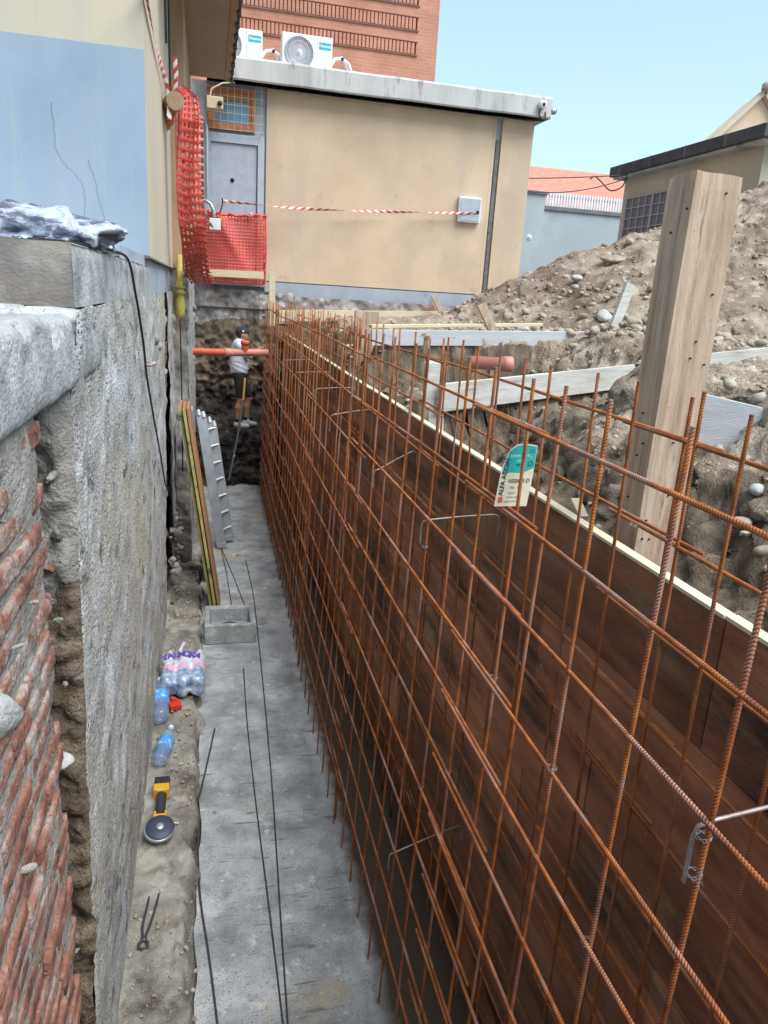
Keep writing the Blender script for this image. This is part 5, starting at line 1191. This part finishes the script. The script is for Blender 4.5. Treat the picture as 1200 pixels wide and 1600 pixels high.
# shrink wrapped pack
t = thing('water_pack', (-.23, 5.95, -3.33), 'pink and white shrink wrapped pack of water bottles on the soil strip', 'water pack')
def fpack(P):
    d = None
    for i in range(3):
        for j in range(2):
            c = (-.36+.125*i, 5.70+.0*j); 
            e = rcone(P, (c[0]+.01*j, 5.68, -3.26+.085*j), (c[0]+.01*j, 6.02, -3.25+.085*j), .058, .052)
            e = smin(e, rcone(P, (c[0]+.01*j, 6.02, -3.25+.085*j), (c[0]+.01*j, 6.17, -3.24+.08*j), .05, .022), .03)
            d = e if d is None else smin(d, e, .05)
    return d+.010*fbm(P, 14, 3, 800)+.004*np.abs(fbm(P, 30, 2, 803))
v, f = surface_net(fpack, (-.5, 5.55, -3.36), (.02, 6.28, -3.07), .010)
mb = MB(); mb.add(v, f, True); cy = v[f[:, 0], 1]; cx = v[f[:, 0], 0]; wv = .022*np.sin(cx*45)
mb.m = [1 if y < 5.80+w_ else (2 if y < 5.86+w_ else 0) for y, w_ in zip(cy, wv)]
wrapm = mat('white_wrap', [(.56, .55, .68), (.72, .70, .80)], scale=12, rough=.22, bump=.7, bscale=22, spec=.8, patch=[((.70, .42, .60), 9, .55, .63)])
pinkm = mat('pink_wrap', [(.70, .36, .52), (.80, .50, .62)], scale=20, rough=.22, bump=.6, bscale=22, spec=.8)
clearm = mat('clear_wrap', [(.14, .22, .38), (.30, .40, .56), (.62, .68, .78)], scale=18, rough=.15, bump=.8, bscale=24, spec=.9)
pk = mb.build('wrap', [wrapm, clearm, pinkm], parent=t)
mb = MB(); 
for i, ch in enumerate('VALMORA'):
    u = -.385+.046*i; bow = .05*math.sin(i/6*3.14)
    yy = 5.985+bow*.7
    # rest each letter on the wrap
    zt = v[((v[:, 0]-u)**2+(v[:, 1]-yy)**2) < .05**2, 2].max()-.004
    text_into(mb, ch, (u, yy, zt+.008), np.array([math.cos(.45-.15*i), math.sin(.45-.15*i), 0]), np.array([-math.sin(.45-.15*i), math.cos(.45-.15*i), .25]), .088, bold=.004)
mb.build('lettering', flat('purple_ink', (.10, .07, .40)), parent=t)
mb = MB(); mb.add([(-.335+.035*math.cos(a), 5.895+.025*math.sin(a), -3.122+.003*math.sin(a)) for a in np.linspace(0, 6.28, 16, endpoint=False)], [tuple(range(16))]); mb.build('green_seal', flat('green_ink', (.05, .38, .16)), parent=t)
mb = MB()
text_into(mb, 'VAL', (-.335, 5.895, -3.118), (1, 0, 0), (0, .95, .1), .028, bold=.001); mb.build('lettering', MT['white'], parent=t)
mb = MB(); mb.tube([(-.27, 6.15, -3.16), (-.25, 6.22, -3.13), (-.235, 6.32, -3.15)], [.02, .014, .02], 8); mb.build('carry_strap', wrapm, parent=t)
m = MB(); m.obox((-.285, 5.52, -3.30), (.045, .01, 0), (-.01, .045, .0), (0, 0, .022)); m.obox((-.30, 5.56, -3.285), (.02, .005, 0), (-.01, .02, .0), (0, 0, .03)); tag(m.build('red_block', flat('red_plastic', (.62, .04, .02)), bevel=.004), 'small red plastic block beside the wrapped water pack', 'plastic block')

# angle grinder
t = thing('angle_grinder', (-.32, 4.1, -3.32), 'yellow and black cordless angle grinder lying with its cutting disc up', 'angle grinder')
gz = -3.275; yel = flat('tool_yellow', (.72, .40, .03), rough=.45); blk = flat('tool_black', (.035, .035, .04), rough=.55)
def fgr(P): d = rcone(P, (-.325, 4.36, gz), (-.32, 4.12, gz+.005), .034, .028); return d
v, f = surface_net(fgr, (-.40, 4.04, gz-.06), (-.25, 4.44, gz+.06), .008); mb = MB(); mb.add(v, f, True); mb.build('grip', blk, parent=t)
mb = MB(); mb.obox((-.327, 4.40, gz), (.052, 0, 0), (0, .035, 0), (0, 0, .04)); mb.obox((-.3265, 4.362, gz+.0), (.038, 0, 0), (0, .01, 0), (0, 0, .046)); mb.build('rear_housing', yel, parent=t, bevel=.012)
mb = MB(); mb.obox((-.327, 4.475, gz-.002), (.05, 0, 0), (0, .038, 0), (0, 0, .036))
for k in range(3): mb.obox((-.357+.03*k, 4.475, gz+.036), (.008, 0, 0), (0, .03, 0), (0, 0, .006))
mb.build('battery', blk, parent=t, bevel=.008)
mb = MB(); mb.obox((-.32, 4.10, gz+.002), (.042, 0, 0), (0, .03, 0), (0, 0, .036)); mb.obox((-.352, 4.13, gz+.03), (.008, 0, 0), (0, .03, 0), (0, 0, .008)); mb.obox((-.286, 4.13, gz+.03), (.008, 0, 0), (0, .03, 0), (0, 0, .008)); mb.build('gear_head', yel, parent=t, bevel=.008)
mb = MB(); mb.lathe([(0, -.01), (.09, -.01), (.092, 0), (.092, .012), (.086, .014), (0, .014)], (-.318, 3.985, gz+.03), (.05, -.25, 1), 40); mb.build('disc_guard', MT['steel'], parent=t)
mb = MB(); mb.lathe([(0, .016), (.085, .016), (.086, .018), (.085, .020), (.03, .0205), (0, .0205)], (-.312, 3.985, gz+.035), (.05, -.25, 1), 44); mb.build('cutting_disc', flat('disc_blue', (.045, .055, .095), rough=.5), parent=t)
mb = MB(); mb.lathe([(0, .02), (.026, .02), (.026, .027), (.018, .03), (.008, .034), (0, .034)], (-.312, 3.985, gz+.035), (.05, -.25, 1), 20); mb.build('flange_nut', MT['steel'], parent=t)
mb = MB(); mb.tube([(-.28, 4.09, gz), (-.24, 4.085, gz-.01), (-.205, 4.08, gz-.015)], [.007, .006, .006], 7); mb.build('side_lever', MT['steel'], parent=t)

# pincers
t = thing('pincers', (-.34, 3.3, -3.33), 'rebar tying pincers lying open on the soil strip', 'pincers')
pz = -3.318; iron = flat('tool_iron', (.10, .10, .13), rough=.45, metal=.6)
mb = MB(); mb.tube(smooth([(-.345, 3.545, pz), (-.352, 3.45, pz+.004), (-.365, 3.33, pz+.004), (-.358, 3.25, pz+.003)]), [.006]*1+[.0065]*17+[.009], 8); mb.build('handle', iron, parent=t)
mb = MB(); mb.tube(smooth([(-.295, 3.545, pz), (-.305, 3.45, pz+.004), (-.325, 3.34, pz+.004), (-.346, 3.25, pz+.003)]), [.006]*1+[.0065]*17+[.009], 8); mb.build('handle', iron, parent=t)
mb = MB(); mb.lathe([(0, 0), (.016, 0), (.016, .012), (.009, .016), (0, .016)], (-.352, 3.242, pz-.004), (0, 0, 1), 16); mb.build('pivot', iron, parent=t)
for s in (-1, 1):
    mb = MB(); mb.tube([(-.352+.004*s, 3.24, pz+.002), (-.352+.022*s, 3.215, pz+.002), (-.352+.022*s, 3.19, pz+.002), (-.352+.003*s, 3.178, pz+.002)], [.009, .009, .008, .006], 8); mb.build('jaw', iron, parent=t)

# ================================================================ WORKER
WX, WY, WZ = .52, 13.12, -2.37
t = thing('person', (WX, WY, WZ), 'worker in pale blue shirt, black shorts and navy cap reaching into the mesh', 'person')
O3 = np.array([WX, WY, WZ])
J = dict(ankR=(-.03, -.10, .09), knR=(.02, -.10, .50), hipR=(-.01, -.09, .92), ankL=(.12, .12, .09), knL=(.17, .11, .50), hipL=(.0, .09, .92),
         pel=(-.01, 0, .95), wst=(-.01, 0, 1.08), chs=(.0, 0, 1.30), shR=(.0, -.175, 1.42), shL=(.0, .175, 1.42), elR=(.17, -.20, 1.24), wrR=(.33, -.13, 1.38), elL=(.18, .19, 1.22), wrL=(.33, .12, 1.33), nk=(.02, 0, 1.46), hd=(.055, 0, 1.60))
J = {k: np.array(q) for k, q in J.items()}
def body(P):
    d = smin(ell(P, J['chs'], (.115, .165, .20)), ell(P, (-.01, 0, 1.02), (.115, .155, .15)), .10)
    d = smin(d, rcone(P, J['shR'], J['shL'], .055, .055), .06)
    for s in 'RL':
        d = smin(d, rcone(P, J['hip'+s], J['kn'+s], .088, .058), .05)
        d = smin(d, rcone(P, J['kn'+s], J['ank'+s]*.5+J['kn'+s]*.5+np.array([-.02, 0, .06]), .056, .056), .03)
        d = smin(d, rcone(P, J['ank'+s]*.5+J['kn'+s]*.5+np.array([-.01, 0, .06]), J['ank'+s], .055, .036), .03)
        d = smin(d, rcone(P, J['ank'+s]+(0, 0, -.045), J['ank'+s]+(.15, 0, -.055), .034, .03), .03)
        d = smin(d, rcone(P, J['sh'+s], J['el'+s], .050, .038), .04)
        d = smin(d, rcone(P, J['el'+s], J['wr'+s], .038, .026), .025)
    d = smin(d, rcone(P, J['nk']-(.0, 0, .04), J['hd']-(.02, 0, .05), .056, .052), .03)
    h = smin(ell(P, J['hd']+(-.01, 0, .02), (.098, .078, .10)), ell(P, J['hd']+(.03, 0, -.045), (.07, .058, .075)), .04)
    h = smin(h, rcone(P, J['hd']+(.09, 0, .0), J['hd']+(.112, 0, -.028), .010, .015), .012)
    h = smin(h, ell(P, J['hd']+(.085, 0, -.075), (.016, .026, .010)), .01)
    for s in (-1, 1): h = smin(h, ell(P, J['hd']+(-.005, .078*s, -.01), (.024, .012, .032)), .008)
    d = smin(d, h, .02)
    for s, sg in (('R', 1), ('L', -1)):      # palms and fingers closing on the bars
        w = J['wr'+s]; fdir = np.array([.9, .12*sg, .2]); fdir /= np.linalg.norm(fdir); side = np.array([0, .35, -1]); side /= np.linalg.norm(side)
        pc = w+fdir*.05; d = smin(d, rcone(P, w, pc, .028, .034), .02)
        d = smin(d, rcone(P, w+fdir*.02-side*.022, w+fdir*.055-side*.055, .013, .010), .008)
        d = np.minimum(d, rcone(P, w+fdir*.055-side*.055, w+fdir*.085-side*.05+np.array([0, .02*sg, 0]), .010, .008))
        for k, ln in enumerate((.036, .042, .038, .028)):
            b0_ = pc+fdir*.022+side*(-.030+.020*k); k1 = b0_+fdir*ln; k2 = k1+np.array([-.004, .026*sg, -.012])
            d = smin(d, rcone(P, b0_, k1, .0095, .0088), .004); d = np.minimum(d, rcone(P, k1, k2, .0088, .0076))
    return d
v, f = surface_net(body, (-.20, -.30, -.005), (.52, .30, 1.76), .0085)
mb = MB(); mb.add(v+O3, f, True); mb.build('body', MT['skin'], parent=t)
def shirt(P):
    d = smin(ell(P, J['chs']+(0, 0, .0), (.142, .195, .24)), ell(P, (-.005, 0, 1.03), (.158, .185, .20)), .12)
    d = smin(d, rcone(P, J['shR'], J['shL'], .070, .070), .06)
    for s in 'RL': d = smin(d, rcone(P, J['sh'+s], J['sh'+s]*.25+J['el'+s]*.75, .068, .066), .05)
    d = d+.007*fbm(P*np.array([1, 1, .6]), 9, 3, 900)+.006*np.abs(np.sin(P[..., 2]*38+P[..., 0]*16))*(P[..., 2] < 1.15)
    d = np.maximum(d, (.86+.02*np.sin(P[..., 1]*20))-P[..., 2])
    return np.maximum(d, -(np.linalg.norm(P-np.array([.035, 0, 1.505]), axis=-1)-.072))
v, f = surface_net(shirt, (-.24, -.34, .82), (.34, .34, 1.56), .010); mb = MB(); mb.add(v+O3, f, True); mb.build('shirt', MT['shirt'], parent=t)
def shorts(P):
    d = ell(P, (-.005, 0, .93), (.132, .168, .13))
    for s in 'RL': d = smin(d, rcone(P, J['hip'+s]-(0, 0, .02), J['kn'+s]*.92+J['hip'+s]*.08, .100, .082), .03)
    return np.maximum(np.maximum(d, .53-P[..., 2]), P[..., 2]-.99)
v, f = surface_net(shorts, (-.2, -.28, .5), (.32, .28, 1.02), .010); mb = MB(); mb.add(v+O3, f, True); mb.build('shorts', MT['black'], parent=t)
def cap(P):
    c = J['hd']+np.array([-.012, 0, .035]); d = ell(P, c, (.112, .092, .092)); d = np.maximum(d, (c[2]-.015)-P[..., 2])
    b = ell(P, c+np.array([.125, 0, -.005]), (.085, .070, .010)); return smin(d, b, .012)
v, f = surface_net(cap, (-.12, -.12, 1.58), (.30, .12, 1.76), .006); mb = MB(); mb.add(v+O3, f, True); mb.build('cap', MT['navy'], parent=t)
def hair(P):
    d = ell(P, J['hd']+(-.025, 0, -.0), (.092, .082, .085)); return np.maximum(np.maximum(d, P[..., 0]-(J['hd'][0]-.035)), (J['hd'][2]-.06)-P[..., 2])
v, f = surface_net(hair, (-.12, -.12, 1.48), (.1, .12, 1.72), .007); mb = MB(); mb.add(v+O3, f, True); mb.build('hair', mat('cropped_hair', [(.03, .022, .018), (.06, .04, .03)], scale=30), parent=t)
for s in (-1, 1):
    mb = MB(); mb.lathe([(0, -.008), (.006, -.006), (.009, 0), (.006, .006), (0, .008)], O3+J['hd']+(.083, .030*s, .005), (1, 0, 0), 10); mb.build('eye', MT['dark'], parent=t)
mb = MB(); mb.obox(O3+J['hd']+(.0, -.098, .055), (.016, 0, 0), (0, .003, 0), (0, 0, .014)); mb.build('cap_badge', MT['white'], parent=t)
for s in 'RL':
    a = J['ank'+s]
    def shoe(P): return np.maximum(smin(rcone(P, a+(-.02, 0, -.03), a+(.02, 0, .0), .052, .044), rcone(P, a+(.03, 0, -.045), a+(.165, 0, -.055), .046, .040), .03), (a[2]-.095)-P[..., 2])
    v, f = surface_net(shoe, a+(-.12, -.09, -.12), a+(.24, .09, .09), .008); mb = MB(); mb.add(v+O3, f, True); sh = mb.build('shoe', MT['shoe'], parent=t)
    mb = MB(); mb.lathe([(0, 0), (.045, 0), (.045, .05), (0, .05)], O3+a+(-.005, 0, .02), (0, 0, 1), 14); mb.build('sock', MT['black'], parent=t)
# flat rock step under his feet is part of the bank; the long tool beside him
t = thing('digging_bar', (.40, 12.75, -3.3), 'long handled tool with yellow upper shaft leaning beside the worker', 'tool')
mb = MB(); mb.tube([(.60, 12.85, -1.48), (.575, 12.84, -1.85)], .019, 8); mb.build('yellow_grip', flat('shaft_yellow', (.60, .36, .06)), parent=t)
mb = MB(); mb.tube([(.575, 12.84, -1.85), (.47, 12.8, -2.55), (.33, 12.75, -3.25)], .017, 8); mb.build('shaft', MT['coping'], parent=t)
mb = MB(); mb.lathe([(.018, 0), (.024, .01), (.024, .05), (.018, .06)], (.425, 12.787, -2.80), (-.2, -.07, -1), 10); mb.build('collar', MT['steel'], parent=t)
